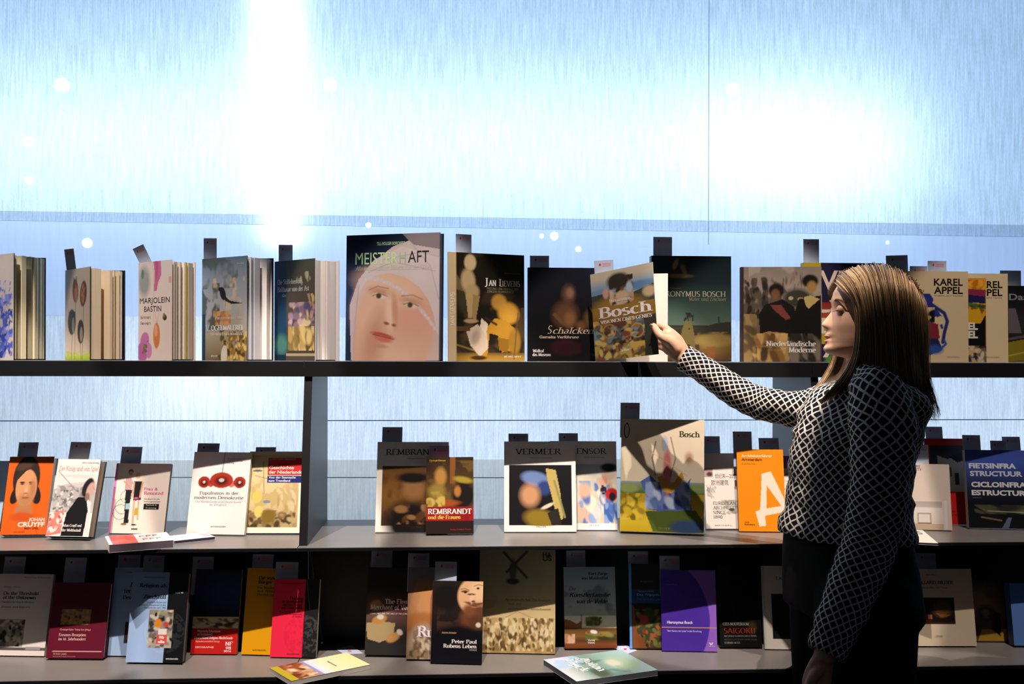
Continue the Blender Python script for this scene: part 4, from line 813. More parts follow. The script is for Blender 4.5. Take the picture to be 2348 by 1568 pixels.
book_pop = book('paperback_book', 'white book with three round red horn loudspeakers on its cover', (427, 1224), (560, 1226), 1036, 'm',
  [('f', 'f0e4e2'), ('l', [(.54, 0), (.52, .26)], .012, '544c50'), ('e', .34, .39, .05, .04, 'b04438'), ('e', .70, .39, .06, .04, 'c86c60'), ('x', horns)],
  [(.60, .09, .02, 'Frank Decker', '8c8088', 's', .24), (.60, .115, .02, 'Florian Hartleb', '8c8088', 's', .26), (.60, .14, .02, 'Hrsg.', '8c8088', 's', .12), (.5, .52, .036, 'Populismus in der', '34303c', 'g', .68, 'c'), (.5, .575, .036, 'modernen Demokratie', '34303c', 'g', .86, 'c'), (.5, .62, .024, 'Die Niederlande und Deutschland', '9c94a4', 'g', .80, 'c'), (.5, .655, .024, 'im Vergleich', '9c94a4', 'g', .30, 'c'), (.40, .915, .016, 'WAXMANN', '4c4448', 'g', .27)], t=.014, lean=15, hard=False, spine='e8dcd8')
b_ge = book('paperback_book', 'cream book with sailing ships and a red over blue title block', (562, 1222), (688, 1222), 1035, 'm',
  [('f', 'f0e2c4'), ('g', ['d8c490', 'e0cc9c', 'd8c494', 'a89064'], (.0, .04, .93, .93)), ('c', 'b89c5c', .6, 5, .5, (0, .1, .93, .93)), ('d', .02, .72, .9, .93, 60, .045, ['6c5434', '8c7044', 'a88c58', '4c3c28', 'b8a474'], 1.6), ('l', [(.26, .12), (.30, .52)], .01, '6c5838'), ('l', [(.12, .3), (.36, .34)], .008, '6c5838'), ('e', .18, .56, .09, .08, 'dcc468', 10), ('e', .22, .74, .08, .07, 'e0c870', 5), ('e', .40, .80, .13, .09, '806828', 0, .4), ('d', .55, .45, .9, .75, 20, .04, ['c8b080', 'd8c498', 'b89c68'], 2.4, 70), ('e', .36, .62, .07, .02, '7c8c9c'), ('e', .16, .24, .09, .014, '5c6870'),
   ('r', .35, .075, 1, .29, 'cc2a2c'), ('r', .35, .30, 1, .385, '232a78'), ('r', .93, .4, 1, 1, 'f4ead8'), ('r', 0, .93, 1, 1, 'f4ead8')],
  [(.37, .105, .02, 'CHRISTOPH DRIESSEN', 'e8b8b0', 's', .48), (.37, .22, .042, 'Geschichte', 'f4e0dc', 'b', .46), (.37, .275, .042, 'der Niederlande', 'f4e0dc', 'b', .62), (.37, .335, .028, 'Von der Seemacht', 'e4e4f0', 'b', .50), (.37, .375, .028, 'zum Trendland', 'e4e4f0', 'b', .40)], t=.018, lean=14, spine='c8b890')
TX = []
def portrait_blobs(bg, skin, robe, hat, sd):
    """a loose, generic half-length figure in broad blotches"""
    def f(s):
        x0, y0, x1, y1 = sd; X = lambda a: x0 + (x1 - x0) * a; Y = lambda a: y0 + (y1 - y0) * a; sx, sy = x1 - x0, y1 - y0
        s.run([('g', bg, sd), ('c', bg[-1], .6, 4, .5, sd), ('e', X(.5), Y(.95), .42 * sx, .36 * sy, robe, 0, .5), ('e', X(.52), Y(.36), .17 * sx, .2 * sy, skin, 0, .7), ('e', X(.5), Y(.2), .26 * sx, .09 * sy, hat, 0, .5), ('d', X(.15), Y(.65), X(.9), Y(.98), 30, .05 * sx, [robe, bg[0], skin], 1.8), ('n', .1, 6)])
    return f
b_r1 = book('paperback_book', 'white framed book with a brown painted figure, tall grey card above it', (860, 1220), (1026, 1220), 1013, 'm',
  [('f', 'f6efe6'), ('x', portrait_blobs(['5c3c1c', '8c5f28', '3c2a1a'], 'a8784c', '1d1614', '17120f', (.08, .27, .93, .93)))],
  [(.12, .145, .062, 'REMBRANDT', '3a3c46', 'g', .78), (.42, .19, .012, 'Michael Bockemühl', '4c4c54', 's', .3), (.48, .955, .016, 'TASCHEN', '4a4040', 'g', .15)], t=.012, lean=13, hard=False, spine='f0e8e0')
b_r2 = book('paperback_book', 'small dark red book with gold and white title, in front of the brown figure book', (977, 1224), (1086, 1223), 1048, 'm',
  [('g', ['2c1c12', '4c3418', '5c4420', '2c1a14']), ('c', '6c5424', .7, 5, .5, (0, .05, 1, .65)), ('e', .30, .26, .12, .12, 'a87c3c', 0, .6), ('e', .22, .45, .18, .10, '8c7434', 0, .6), ('p', [(.5, .0), (.62, .0), (.6, .35), (.5, .35)], '7c4c20'), ('e', .78, .50, .24, .18, '15100e', 0, .4), ('e', .66, .45, .07, .07, 'b07434', 0, .6), ('e', .78, .30, .2, .04, 'a08c30', 10, .6), ('e', .4, .60, .3, .04, '9c4a1c', 0, .6), ('d', .0, .45, .4, .65, 20, .05, ['a08838', 'c0a850', '6c5420'], 1.6), ('r', 0, .655, 1, .835, '8c1418'), ('c', 'a82820', .6, 8, .5, (0, .66, 1, .83)), ('r', 0, .835, 1, 1, '241715')],
  [(.03, .745, .066, 'REMBRANDT', 'f6ece4', 'gb', .93), (.03, .81, .05, 'und die Frauen', 'ecc45c', 'gb', .70), (.06, .055, .02, 'Christoph Driessen', 'c8a040', 'gb', .35), (.50, .955, .02, 'Verlag Friedrich Pustet', 'a8342c', 'g', .44)], t=.022, lean=12, spine='7c1418', page='8c1c20')
b_v = book('paperback_book', 'white framed book with a black picture of blue and yellow cloth', (1156, 1219), (1322, 1219), 1012, 'm',
  [('f', 'f6efe8'), ('r', .065, .265, .945, .93, '110e14'), ('e', .44, .42, .20, .08, '6c84b8', 12, .4), ('e', .56, .52, .10, .08, '2c4078', 40, .5), ('p', [(.58, .30), (.72, .32), (.78, .56), (.82, .86), (.74, .88), (.66, .6), (.60, .42)], 'c0a860'), ('l', [(.70, .44), (.84, .84)], .03, '8c8c5c'), ('e', .36, .60, .13, .12, 'c8946c', 0, .7), ('e', .60, .72, .10, .02, 'd8ccb4', -25, .5), ('e', .50, .86, .22, .10, '8c7420', 10, .5), ('p', [(.6, .80), (.75, .74), (.80, .92), (.66, .93)], '28241c'), ('r', .065, .935, .945, 1, 'f6efe8'), ('n', .04, 9)],
  [(.15, .145, .062, 'VERMEER', '3a3c46', 'g', .66), (.38, .19, .012, 'Norbert Schneider', '4c4c54', 's', .3), (.44, .955, .016, 'TASCHEN', '4a4040', 'g', .14)], t=.012, lean=13, hard=False, spine='f0e8e0')
b_en = book('paperback_book', 'white framed book with crowded red, white and blue brushwork', (1261, 1214), (1416, 1215), 1011, 'm',
  [('f', 'f4ece4'), ('r', .06, .265, 1, .93, 'c8c0b0'), ('g', ['a8bcd8', 'd4ccb0', 'd8c8b4'], (.06, .265, 1, .6)), ('d', .35, .45, 1, .93, 90, .05, ['d8d0c8', '8ca4cc', 'e0b8a0', '5c78b8', 'c8c4c4', 'e8dcc4'], 2, 80), ('e', .92, .60, .10, .07, 'c0201c', 0, .3), ('e', .93, .63, .05, .05, '1c1c2c', 0, .4), ('e', .52, .56, .09, .08, 'd8b49c', 0, .6), ('d', .72, .45, .84, .6, 8, .03, ['18141c', '2c2430'], 1.4), ('d', .7, .3, 1, .5, 12, .05, ['d8a08c', 'e4c4a8', 'c8b8a8'], 1.4), ('e', .88, .30, .12, .05, '2c3438', 0, .5), ('d', .8, .7, 1, .93, 26, .03, ['3c64b0', '5078c0', '88a0d0'], 2.4, 80)],
  [(.40, .145, .062, 'ENSOR', '3a3c46', 'g', .46), (.52, .19, .012, 'Ulrike Becks-Malorny', '4c4c54', 's', .3), (.58, .958, .016, 'TASCHEN', '4a4040', 'g', .15)], t=.012, lean=13, hard=False, spine='f0e8e0')
b_bb = book('art_book', 'largest middle shelf book, cream sky over a blue rock and a yellow field', (1421, 1217), (1614, 1224), 960, 'm',
  [('g', ['d8c8b0', 'd4c4ac', 'd8ccb4', 'a8b0a8']), ('n', .05, 5), ('g', ['8c9c9c', '6c8458', '4a6430'], (0, .56, 1, .66)), ('g', ['a89420', 'b89c20', 'c8ac28', 'b89a1c'], (0, .66, 1, 1)), ('d', 0, .66, .3, .9, 50, .04, ['8c7818', 'c8ac38', '6c5c14', 'b89c24'], 1.5), ('e', .1, .62, .12, .04, '8c9c5c', 0, .5), ('e', .9, .62, .14, .04, '7c9050', 0, .5),
   ('p', [(.24, .56), (.36, .50), (.44, .56), (.6, .60), (.78, .58), (.84, .52), (.82, .66), (.86, .80), (.66, .84), (.34, .80), (.3, .66)], '4c60a0'), ('d', .3, .56, .84, .8, 40, .05, ['5c70a8', '8c9cc8', '34447c', 'a8b4cc'], 1.8, 70), ('e', .56, .46, .05, .20, 'cf7a78', 0, .5), ('e', .53, .22, .04, .07, 'a8b0c4', 0, .4), ('p', [(.44, .52), (.5, .50), (.6, .6), (.74, .46), (.76, .52), (.62, .66), (.52, .64)], 'b8882c'), ('l', [(.42, .2), (.38, .35), (.42, .5)], .012, '3c3424'), ('l', [(.6, .16), (.66, .35), (.6, .5)], .010, '3c3424'), ('l', [(.34, .28), (.8, .5)], .012, 'c8a880'), ('e', .82, .34, .05, .05, 'b08c70', 0, .8), ('p', [(.3, .82), (.9, .80), (1, .9), (1, 1), (.4, 1)], '4c5c20'), ('e', .8, .95, .2, .06, '2c4468', 0, .5)],
  [(.03, .17, .13, 'O', '202028', 'g', .07), (.70, .155, .05, 'Bosch', '2c3414', 'gb', .25), (.46, .975, .018, 'TASCHEN', '8c8c70', 'g', .14)], t=.04, lean=10, spine='7c6c5c', back='20242c')
b_eu = book('paperback_book', 'white architecture book with grey photographs and eastern characters, beside the orange guide', (1620, 1212), (1706, 1212), 1039, 'm',
  [('f', 'efe2da'), ('r', .0, .20, .22, .32, 'b89c9c'), ('e', .14, .28, .08, .03, '5c3438', 0, .6), ('d', .02, .42, .30, .60, 30, .02, ['b8b0ac', 'd0c8c4', '9c9490'], 3, 60), ('d', .42, .62, .86, .82, 24, .05, ['b4b0a4', '9c988c', 'c8c4b8'], 2, 10), ('e', .7, .75, .08, .02, '4c4840', 0, .6), ('r', .82, .36, .95, .44, '4c4444'), ('r', .80, .44, .95, .48, 'a89c98')],
  [(.28, .33, .05, '世纪末—20世纪', '7c5c60', 's', .68), (.18, .42, .055, '欧洲建筑', '6c5458', 's', .46), (.20, .685, .040, 'EUROPEAN', '4c4444', 'g', .62), (.20, .745, .040, 'ARCHITECTURE', '4c4444', 'g', .78), (.20, .805, .040, 'SINCE', '4c4444', 'g', .34), (.20, .865, .040, '1890', '4c4444', 'g', .24), (.22, .965, .016, 'MATHIAS', '7c7470', 'g', .45)], t=.02, lean=12, hard=False, spine='e8dcd4')
def big_a(s):
    s.run([('f', 'e88a0c'), ('p', [(.52, .30), (.72, .27), (1.0, .62), (1.0, .76), (.56, .81), (.58, .93), (.44, .94), (.36, .76), (.46, .74), (.50, .5)], 'f0dcc8'), ('p', [(.62, .44), (.92, .69), (.60, .72)], 'e88a0c')])
b_or = book('paperback_book', 'bright orange guide book with one huge cream letter A', (1695, 1218), (1803, 1219), 1030, 'm', [('x', big_a)],
  [(.10, .095, .034, 'Architekturführer', 'f8dcb0', 'b', .66), (.10, .14, .034, 'Amsterdam', '5c2c0c', 'b', .44), (.10, .185, .018, 'Guus Kemme', '8c4c10', 's', .28), (.12, .90, .018, 'THOTH', '5c300c', 'b', .1), (.12, .925, .018, 'Publishers', '5c300c', 'b', .22)], t=.012, lean=11, hard=False, spine='7c4410', k=1.3)
b_pu = book('paperback_book', 'purple and white striped book half hidden behind the orange guide', (1700, 1210), (1822, 1210), 1045, 'm',
  [('f', '9c5cb8'), ('p', [(0, 0), (1, 0), (1, .14), (.4, .32), (0, .34)], 'a866c0'), ('p', [(.3, .34), (1, .14), (1, .60), (.5, .68), (.3, .7)], 'efe0d4'), ('p', [(.3, .68), (1, .58), (1, 1), (.3, 1)], '5c1c80')],
  [(.76, .27, .022, 'Max Bill', '5c4c4c', 's', .18), (.56, .36, .020, 'Kompositionen und', '5c4c4c', 's', .40), (.60, .47, .020, 'Plan und Bau', '6c5c5c', 's', .3)], t=.012, lean=12, hard=False, spine='8c4ca8')
b_wh = book('paperback_book', 'large white book with a pale photographed room, touching the back of the woman', (2028, 1212), (2184, 1216), 1062, 'm',
  [('f', 'e0d0c4'), ('g', ['dccdc2', 'dccdc2'], (0, 0, 1, .55)), ('g', ['b4a8a4', 'c0b4b0'], (0, .57, .87, .66)), ('g', ['e4dcd4', 'd8ccc4'], (0, .66, .87, .90)), ('r', 0, .91, .88, 1, 'c0aa94'), ('r', .50, .75, .70, .90, 'a89c94'), ('r', .515, .765, .685, .89, 'e0d8d0'), ('r', .50, .895, .70, .91, '7c5844'), ('r', .90, .55, .94, .98, 'e8e0dc')],
  [(.57, .055, .04, 'ARCHITECTURE', '4c4444', 's', None, 'r'), (.59, .105, .04, 'OF SIMPLICITY', '4c4444', 's', None, 'r'), (.51, .155, .04, 'AND BEAUTY', '4c4444', 's', None, 'r')], t=.012, lean=11, hard=False, spine='e0d4cc')
b_re = book('paperback_book', 'red book with a white house front, beside the blue road book', (2133, 1202), (2224, 1203), 1005, 'm',
  [('f', 'b81414'), ('g', ['141418', '2c3038', '3c4450'], (.12, .08, 1, .3)), ('p', [(.30, .20), (.55, .24), (1, .22), (1, .62), (.55, .62), (.40, .5), (.3, .46)], 'd8ccb4'), ('p', [(.62, .22), (.9, .16), (1, .12), (1, .26), (.8, .28)], '14141a'), ('r', .48, .30, .53, .38, '6c5440'), ('r', .60, .34, .64, .44, '5c4434'), ('r', .72, .40, .82, .54, '4c3828'), ('r', .765, .40, .775, .54, 'c8b89c')],
  [(.3, .86, .02, 'ARCHITEKTUR', '8c0c10', 'b', .5), (.3, .90, .02, 'HEUTE', '8c0c10', 'b', .5)], t=.012, lean=12, hard=False, spine='4c0c18')
b_fi = book('paperback_book', 'blue and black road photograph book with four lines of large white capitals', (2222, 1210), (2374, 1213), 1031, 'm',
  [('g', ['3c50a8', '3c54b0', '30407c', '1c2440', '0c0c14', '0c0c10', '101014']), ('d', .1, .70, 1, .82, 26, .05, ['4c4c38', '2c2c24', '6c6c58', '1c1c18'], 4, 8), ('p', [(.5, 1), (.6, .86), (.66, .86), (.6, 1)], '5c6c8c'), ('l', [(.2, .86), (.5, .9)], .02, '84705c'), ('l', [(.3, .78), (1, .80)], .01, 'b0b0a0')],
  [(.05, .235, .064, 'FIETSINFRA', 'd4d8e8', 'k', .72), (.06, .335, .064, 'STRUCTUUR', 'c8cce0', 'k', .80), (.07, .475, .064, 'CICLOINFRA', 'dcdce0', 'k', .84), (.07, .58, .064, 'ESTRUCTURA', 'dcdce0', 'k', .92), (.08, .62, .012, 'Stefan Bendiks', '8c90a8', 's', .14)], t=.02, lean=10, hard=False, spine='b0a494', k=1.1)
b_la = book('paperback_book', 'beige book at the far edge behind the blue road book', (2352, 1205), (2480, 1206), 1036, 'm', [('f', 'd8c8a8'), ('r', 0, 0, 1, .08, '2c3040')], [(.1, .3, .03, 'Landschaft', '5c5040', 'g', .6)], t=.012, lean=11, hard=False, spine='d0c0a0')

CARDG = 'dark looking cards along the middle shelf'
for lab, ref, x0, x1, y in (
  ('dark card above the orange portrait book', b_cr, 44, 89, 1014), ('dark card above the white book of the suited man', b_koe, 163, 210, 1013), ('dark card above the two women with a bicycle', b_fr, 280, 327, 1024),
  ('dark card above the red loudspeaker book', book_pop, 454, 504, 1016), ('dark card barely showing over the sailing ship book', b_ge, 587, 633, 1025), ('dark card above the brown framed figure book', b_r1, 877, 923, 979),
  ('card over the small dark red book with the gold title', b_r2, 983, 1030, 1022), ('dark card above the blue and yellow cloth book', b_v, 1166, 1211, 994), ('dark card above the red and blue brushwork book', b_en, 1281, 1325, 993),
  ('dark card above the largest middle shelf book', b_bb, 1423, 1467, 923), ('dark card above the eastern characters book', b_eu, 1611, 1650, 1000), ('dark card directly above the orange guide book', b_or, 1680, 1723, 989),
  ('dark card before the grey side panel, above the purple book', b_pu, 1739, 1785, 1004), ('dark card above the red book with the house front', b_re, 2121, 2160, 978), ('dark card just left of the blue road book top', b_fi, 2206, 2247, 997),
  ('lower dark card of two over the blue road book', b_fi, 2270, 2306, 1010), ('higher dark card of two over the blue road book', b_la, 2297, 2338, 1001), ('white lit card behind the pale room book', b_wh, 2098, 2128, 1019)):
    lab = lab.replace('just left of', 'at the spine side of')
    card(lab, ref, x0, x1, y)

lying('lying_book', 'red and white paperback lying flat at the front edge of the middle shelf', [(250, 1249), (397, 1238), (262, 1228)], 'm', .020,
  [('f', 'f4ecec'), ('r', .06, 0, .45, 1, 'dc3c34'), ('c', 'e87870', .5, 5, .5, (.06, 0, .45, 1))], [(.52, .40, .2, 'FFF', '8c8490', 's', .3), (.55, .75, .2, 'FFF', '9c94a0', 's', .3)], spine='f0e8e0', page='5c5060')
lying('lying_booklet', 'thin pale booklet lying beside the red and white paperback', [(399, 1240), (493, 1230), (402, 1227)], 'm', .008,
  [('g', ['f4f4fc', 'e4e4f0', 'c4ccdc']), ('r', .27, .2, .42, .8, 'f0d8dc'), ('r', .8, .2, .95, .8, 'e0a8b4')], spine='d8d8e8', page='2c2440', cat='booklet')
lying('lying_book', 'white paperback lying at the shelf edge behind the elbow of the woman', [(2045, 1241), (2151, 1245), (2052, 1213)], 'm', .006,
  [('f', 'f0e0d4')], [(.28, .36, .26, 'HAAS', '3c3434', 's', .62)], spine='f0e4d8', page='3c2450')

# ================================================================== bottom shelf
b1 = book('paperback_book', 'grey white book with an old town photograph, first on the bottom shelf', (-32, 1502), (101, 1504), 1315, 'l',
  [('f', 'e4dcd8'), ('r', 0, .56, .60, .89, '9c9484'), ('d', 0, .57, .6, .89, 90, .035, ['3c3830', '6c6858', 'b4ac98', '8c8474', 'c8c0ac', '24201c'], 1.6), ('r', 0, .90, 1, .935, '5c5458'), ('r', .66, .89, .92, .93, '9c94a0')],
  [(.16, .26, .038, 'On the Threshold', '3c3c44', 'gb', .62), (.16, .31, .038, 'of the Unknown', '3c3c44', 'gb', .58), (.16, .36, .022, 'Studies in Dutch History', '4c4c54', 'g', .56), (.16, .42, .022, 'Essays and Reports', '4c4c54', 'g', .5), (.16, .17, .016, 'Peter Meer', '4c4c54', 's', .3), (.5, .05, .016, 'Proceedings of the Society', '5c5c64', 's', .46)], t=.012, lean=14, hard=False, spine='d8d0cc')
b2 = book('hardback_book', 'maroon book with a small gold picture and pale title', (105, 1509), (236, 1510), 1335, 'l',
  [('f', '62122a'), ('n', .04, 20), ('r', .18, .36, .70, .56, 'b08c54'), ('d', .18, .36, .70, .56, 50, .02, ['7c5c30', 'c8a868', '5c3c20', 'a88450'], 1.6), ('r', .10, .905, .96, .915, 'e0b8ac')],
  [(.19, .635, .022, 'Christoph Galle / Tobias Sarx (Hrsg.)', 'e0c0b4', 'g', .54), (.18, .71, .036, 'Erasmus-Rezeption', 'ecd0c4', 'g', .48), (.18, .765, .036, 'im 16. Jahrhundert', 'ecd0c4', 'g', .48), (.12, .955, .022, 'PETER LANG', 'd8a8a0', 'g', .24), (.12, .98, .012, 'Internationaler Verlag der Wissenschaften', 'c89890', 's', .4)], t=.018, lean=15, spine='48101e', back='48101e')
b3 = book('paperback_book', 'pale blue book with a dark cinema photograph, behind another pale blue book', (245, 1503), (330, 1504), 1301, 'l',
  [('f', '9cb8e0'), ('r', .42, .62, .86, .86, '3c2c24'), ('e', .6, .75, .1, .08, '6c4428', 0, .7)], [(.46, .22, .05, 'Nieder', '1c2030', 'gb', .5), (.30, .29, .05, 'ter Blick', '1c2030', 'gb', .6), (.28, .36, .04, 'Deutsch', '1c2030', 'gb', .5), (.3, .06, .014, 'Studien zur Geschichte', '1c2030', 's', .6)], t=.014, lean=13, hard=False, spine='8ca8d0')
def seal(cx, cy, r_, col, ln):
    def f(s):
        d = np.hypot(s.U - cx, (s.V - cy) * s.asp)
        s.mix(np.clip(1 - np.abs(d - r_) * 90, 0, 1) * .6 + np.clip(1 - np.abs(d - r_ * .78) * 90, 0, 1) * .6, ln)
        n = s.noise(16); s.mix(((d < r_ * .75) & (n > .52)).astype(float) * .5, ln); s.mix(((d < r_ * .98) & (d > r_ * .8) & (n > .55)).astype(float) * .5, ln)
    return f
b4 = book('hardback_book', 'pale blue and black book with a street scene photograph and red label', (288, 1518), (418, 1520), 1311, 'l',
  [('f', '9cb8e4'), ('x', seal(.66, .66, .36, '0', 'b4c8ea')), ('r', .66, 0, 1, 1, '101216'), ('x', lambda s: (s.mix(((np.hypot(s.U - .66, (s.V - .66) * s.asp) < .36) & (s.U > .66) & (s.noise(18) > .5)).astype(float) * .5, '34383c'))), ('g', ['8c8c74', '9c9480', 'b8b0a0'], (.34, .42, .78, .84)), ('d', .34, .42, .78, .84, 90, .035, ['3c3430', '6c645c', 'c8beb0', 'a89c8c', '1c1820', '8c8494'], 1.6), ('e', .52, .57, .06, .05, 'dc8418', 0, .4), ('e', .66, .58, .05, .03, 'c04438', 0, .5), ('r', .51, .69, .69, .80, 'd8504c'), ('r', .53, .63, .68, .69, 'e8dcdc')],
  [(.63, .17, .042, 'Religion als', '141828', 'gb', .50, 'r'), (.63, .295, .042, 'Zündstoff', '141828', 'gb', .42, 'r'), (.63, .345, .018, 'Gesellschaftliches und', '2c3448', 'g', .34, 'r'), (.63, .375, .018, 'politisches Engagement in den', '2c3448', 'g', .48, 'r'), (.63, .405, .018, 'Niederlanden seit 1945', '2c3448', 'g', .38, 'r'), (.60, .74, .035, 'Wir', 'f4e8e4', 'k', .1, 'c'), (.60, .785, .03, 'alle', 'f4e8e4', 'k', .12, 'c'), (.70, .965, .016, 'WAXMANN', 'd8d8d0', 'gb', .22), (.20, .065, .014, 'Niederlande-Studien', '141828', 's', .4), (.78, .235, .018, 'Band 48', 'd8d8d4', 's', .14)], t=.022, lean=12, spine='8ca8d4', page='8c8880')
b5 = book('paperback_book', 'red book with a coast engraving and the letters NF, behind a black band', (436, 1499), (542, 1500), 1305, 'l',
  [('f', '0e1220'), ('g', ['141830', '20306c', '141828'], (0, 0, 1, .52)), ('g', ['d8c494', 'c8b488', '8c7c5c'], (0, .56, 1, .70)), ('d', 0, .58, 1, .70, 50, .04, ['6c5c44', 'b0a078', 'd8c898', '3c3428'], 3, 8), ('r', 0, .70, 1, 1, 'bc1c18')],
  [(.12, .745, .03, 'Historische Exkursionen', 'f0d0c8', 'gb', .50), (.12, .785, .03, 'im Dreiländereck', 'f0d0c8', 'gb', .34), (.06, .825, .03, 'Deutschland-Belgien-Niederlande', 'f0d0c8', 'gb', .84), (.10, .862, .02, 'Regionalwissenschaftliche Beiträge', 'e8c0b8', 'g', .52), (.74, .90, .045, 'NF', 'f4e0dc', 'gb', .17), (.76, .945, .035, '98', 'f4e0dc', 'gb', .12), (.72, .975, .025, '2016', 'f4e0dc', 'b', .16), (.1, .93, .02, 'GEOGRAPHIE', 'e8c0b8', 'b', .4)], t=.012, lean=13, hard=False, spine='141420', page='a89870')
b6 = book('paperback_book', 'plain yellow book beside the bright pink book', (553, 1500), (634, 1502), 1302, 'l',
  [('f', 'dc9a08'), ('n', .02, 10)], [(.34, .13, .04, 'Die soziale', '3c2808', 'gb', .6), (.34, .18, .04, 'Bürger', '3c2808', 'gb', .4), (.32, .24, .024, 'Ein Nachbar', '3c2808', 'g', .6), (.32, .28, .024, 'im Blick', '3c2808', 'g', .6), (.32, .32, .024, 'Beiträge', '3c2808', 'g', .6), (.30, .955, .016, 'WAXMANN', '5c4008', 'g', .40)], t=.014, lean=13, hard=False, spine='b88008')
b7 = book('paperback_book', 'bright pink book with a black band and round seal', (619, 1506), (724, 1508), 1327, 'l',
  [('f', 'e8284c'), ('x', seal(.70, .72, .42, '0', 'd01c40')), ('r', .70, 0, 1, 1, '1c1c20'), ('x', lambda s: s.mix(((s.U > .70) & (np.hypot(s.U - .70, (s.V - .72) * s.asp) < .42) & (s.noise(20) > .52)).astype(float) * .5, '505054'))],
  [(.66, .265, .036, 'Fracking', '3c0818', 'gb', .30, 'r'), (.66, .305, .032, 'im Spannungsfeld', '3c0818', 'gb', .46, 'r'), (.66, .345, .032, 'zwischen Energie-', '3c0818', 'gb', .46, 'r'), (.66, .385, .032, 'und Umweltpolitik', '3c0818', 'gb', .48, 'r'), (.66, .43, .02, 'Das Schiefergas in Deutschland', '5c0c20', 'g', .52, 'r'), (.66, .46, .02, 'und den Niederlanden', '5c0c20', 'g', .38, 'r'), (.66, .49, .02, 'im Vergleich', '5c0c20', 'g', .22, 'r'), (.36, .965, .014, 'WAXMANN', '5c0c20', 'g', .28), (.64, .06, .014, 'Niederlande-Studien', '3c0818', 's', .5, 'r')], t=.014, lean=12, hard=False, spine='c01c3c', page='d8ceb8')
b8 = book('hardback_book', 'dark book showing two painted hands with a paper, under a cream title', (836, 1501), (945, 1503), 1300, 'l',
  [('g', ['241c1a', '2c2220', '6c5048', '2c2424', '2c2828']), ('e', .2, .44, .12, .06, 'a88468', 0, .7), ('p', [(.0, .64), (.34, .62), (.62, .64), (.58, .80), (.3, .86), (.04, .82)], 'a8946c'), ('e', .28, .60, .16, .05, 'b48448', -20, .4), ('e', .30, .57, .07, .03, 'd0c8bc', 0, .4), ('e', .58, .80, .15, .05, 'b88850', -25, .4), ('e', .72, .74, .07, .03, 'd0c8bc', 40, .4), ('r', 0, .87, 1, 1, '2c2a2a'), ('e', .68, .46, .2, .08, '5c3038', 0, .7)],
  [(.38, .42, .055, 'The Flemish', 'f0e4dc', 'gb', .68), (.08, .485, .055, 'Merchant of Venice', 'f0e4dc', 'gb', 1.0 * .98), (.07, .54, .018, 'DANIEL NIJS AND THE SALE OF THE GONZAGA', 'd8ccc4', 'gb', .9)], t=.026, lean=13, spine='5c4c38', back='1c1818')
b9 = book('hardback_book', 'book with a bare backed seated figure in warm browns and large cream letters', (931, 1511), (1030, 1512), 1300, 'l',
  [('g', ['7c7c94', '9c7c68', 'a8744c', '8c5c34', '8c7460']), ('e', .45, .36, .32, .20, 'c48a5c', 0, .4), ('e', .18, .34, .10, .2, 'bc8458', 15, .4), ('e', .3, .58, .36, .08, 'a86c3c', -8, .5), ('e', .38, .84, .36, .22, 'a8907c', 0, .3), ('d', .1, .68, .6, .98, 50, .05, ['8c7464', 'b8a48c', '6c5848', 'c4b09c'], 2.2, 70), ('d', .0, .9, .5, 1, 20, .04, ['5c4834', '8c7454'], 1.8)],
  [(.24, .76, .115, 'Rubens', 'e8e0ec', 'gb', 1.1), (.62, .20, .05, 'Ni', 'd8ccc4', 'gb', .15)], t=.02, lean=13, spine='a86c74', back='5c3c38')
b10 = book('hardback_book', 'black book with the bearded face of a man, cream title', (987, 1520), (1104, 1523), 1331, 'l',
  [('g', ['241a18', '2c1f1a', '1c1618', '0c0c14', '08080e']), ('c', '4a3024', .7, 5, .5, (.1, .3, .7, .7)), ('e', .28, .2, .3, .16, '171214', -15, .5), ('e', .88, .18, .38, .24, 'e0b088', -12, .12), ('e', .94, .12, .2, .12, 'ecc49c', 0, .8), ('e', .86, .43, .30, .15, '6c4028', -14, .5), ('e', .74, .36, .12, .06, '7c4c30', 30, .8), ('e', .90, .50, .18, .08, '5c3824', 0, .7), ('e', .86, .31, .09, .014, 'a86c54', -6, .6), ('e', .78, .282, .12, .014, '6c4028', 18, .7), ('e', .92, .275, .1, .012, '6c4028', -12, .7), ('e', .80, .27, .16, .014, '7c4c34', 8, .7), ('e', .77, .16, .08, .012, '5c3c28', 0, .6), ('e', .64, .125, .075, .014, '6c4830', 0, .7), ('e', .65, .135, .03, .014, '2c1c14', 0, .5), ('e', .90, .085, .03, .013, '2c1c14', 0, .5), ('l', [(.82, .06), (.90, .04), (1, .05)], .012, '7c5438'), ('l', [(.56, .10), (.64, .09), (.72, .11)], .014, '7c5438'), ('e', .78, .22, .03, .05, 'f0c8a4', 0, .9), ('e', .81, .245, .04, .012, '6c3828', 0, .7), ('e', .92, .53, .05, .03, 'd8ccbc', 0, .4), ('e', .5, .9, .7, .36, '0a0a12', 0, .2)],
  [(.90, .755, .044, 'Peter Paul', 'f0e8e4', 'gb', .50, 'r'), (.90, .81, .044, 'Rubens Leben', 'f0e8e4', 'gb', .66, 'r'), (.20, .64, .022, 'Johannes Büttenfaber'.replace('fab', 'b'), 'd8b478', 'gi', .30), (.90, .84, .018, 'KATALOG', 'b8b0ac', 'b', .14, 'r')], t=.012, lean=11, spine='7c5030', page='e8dcc4', back='101014', k=1.2)
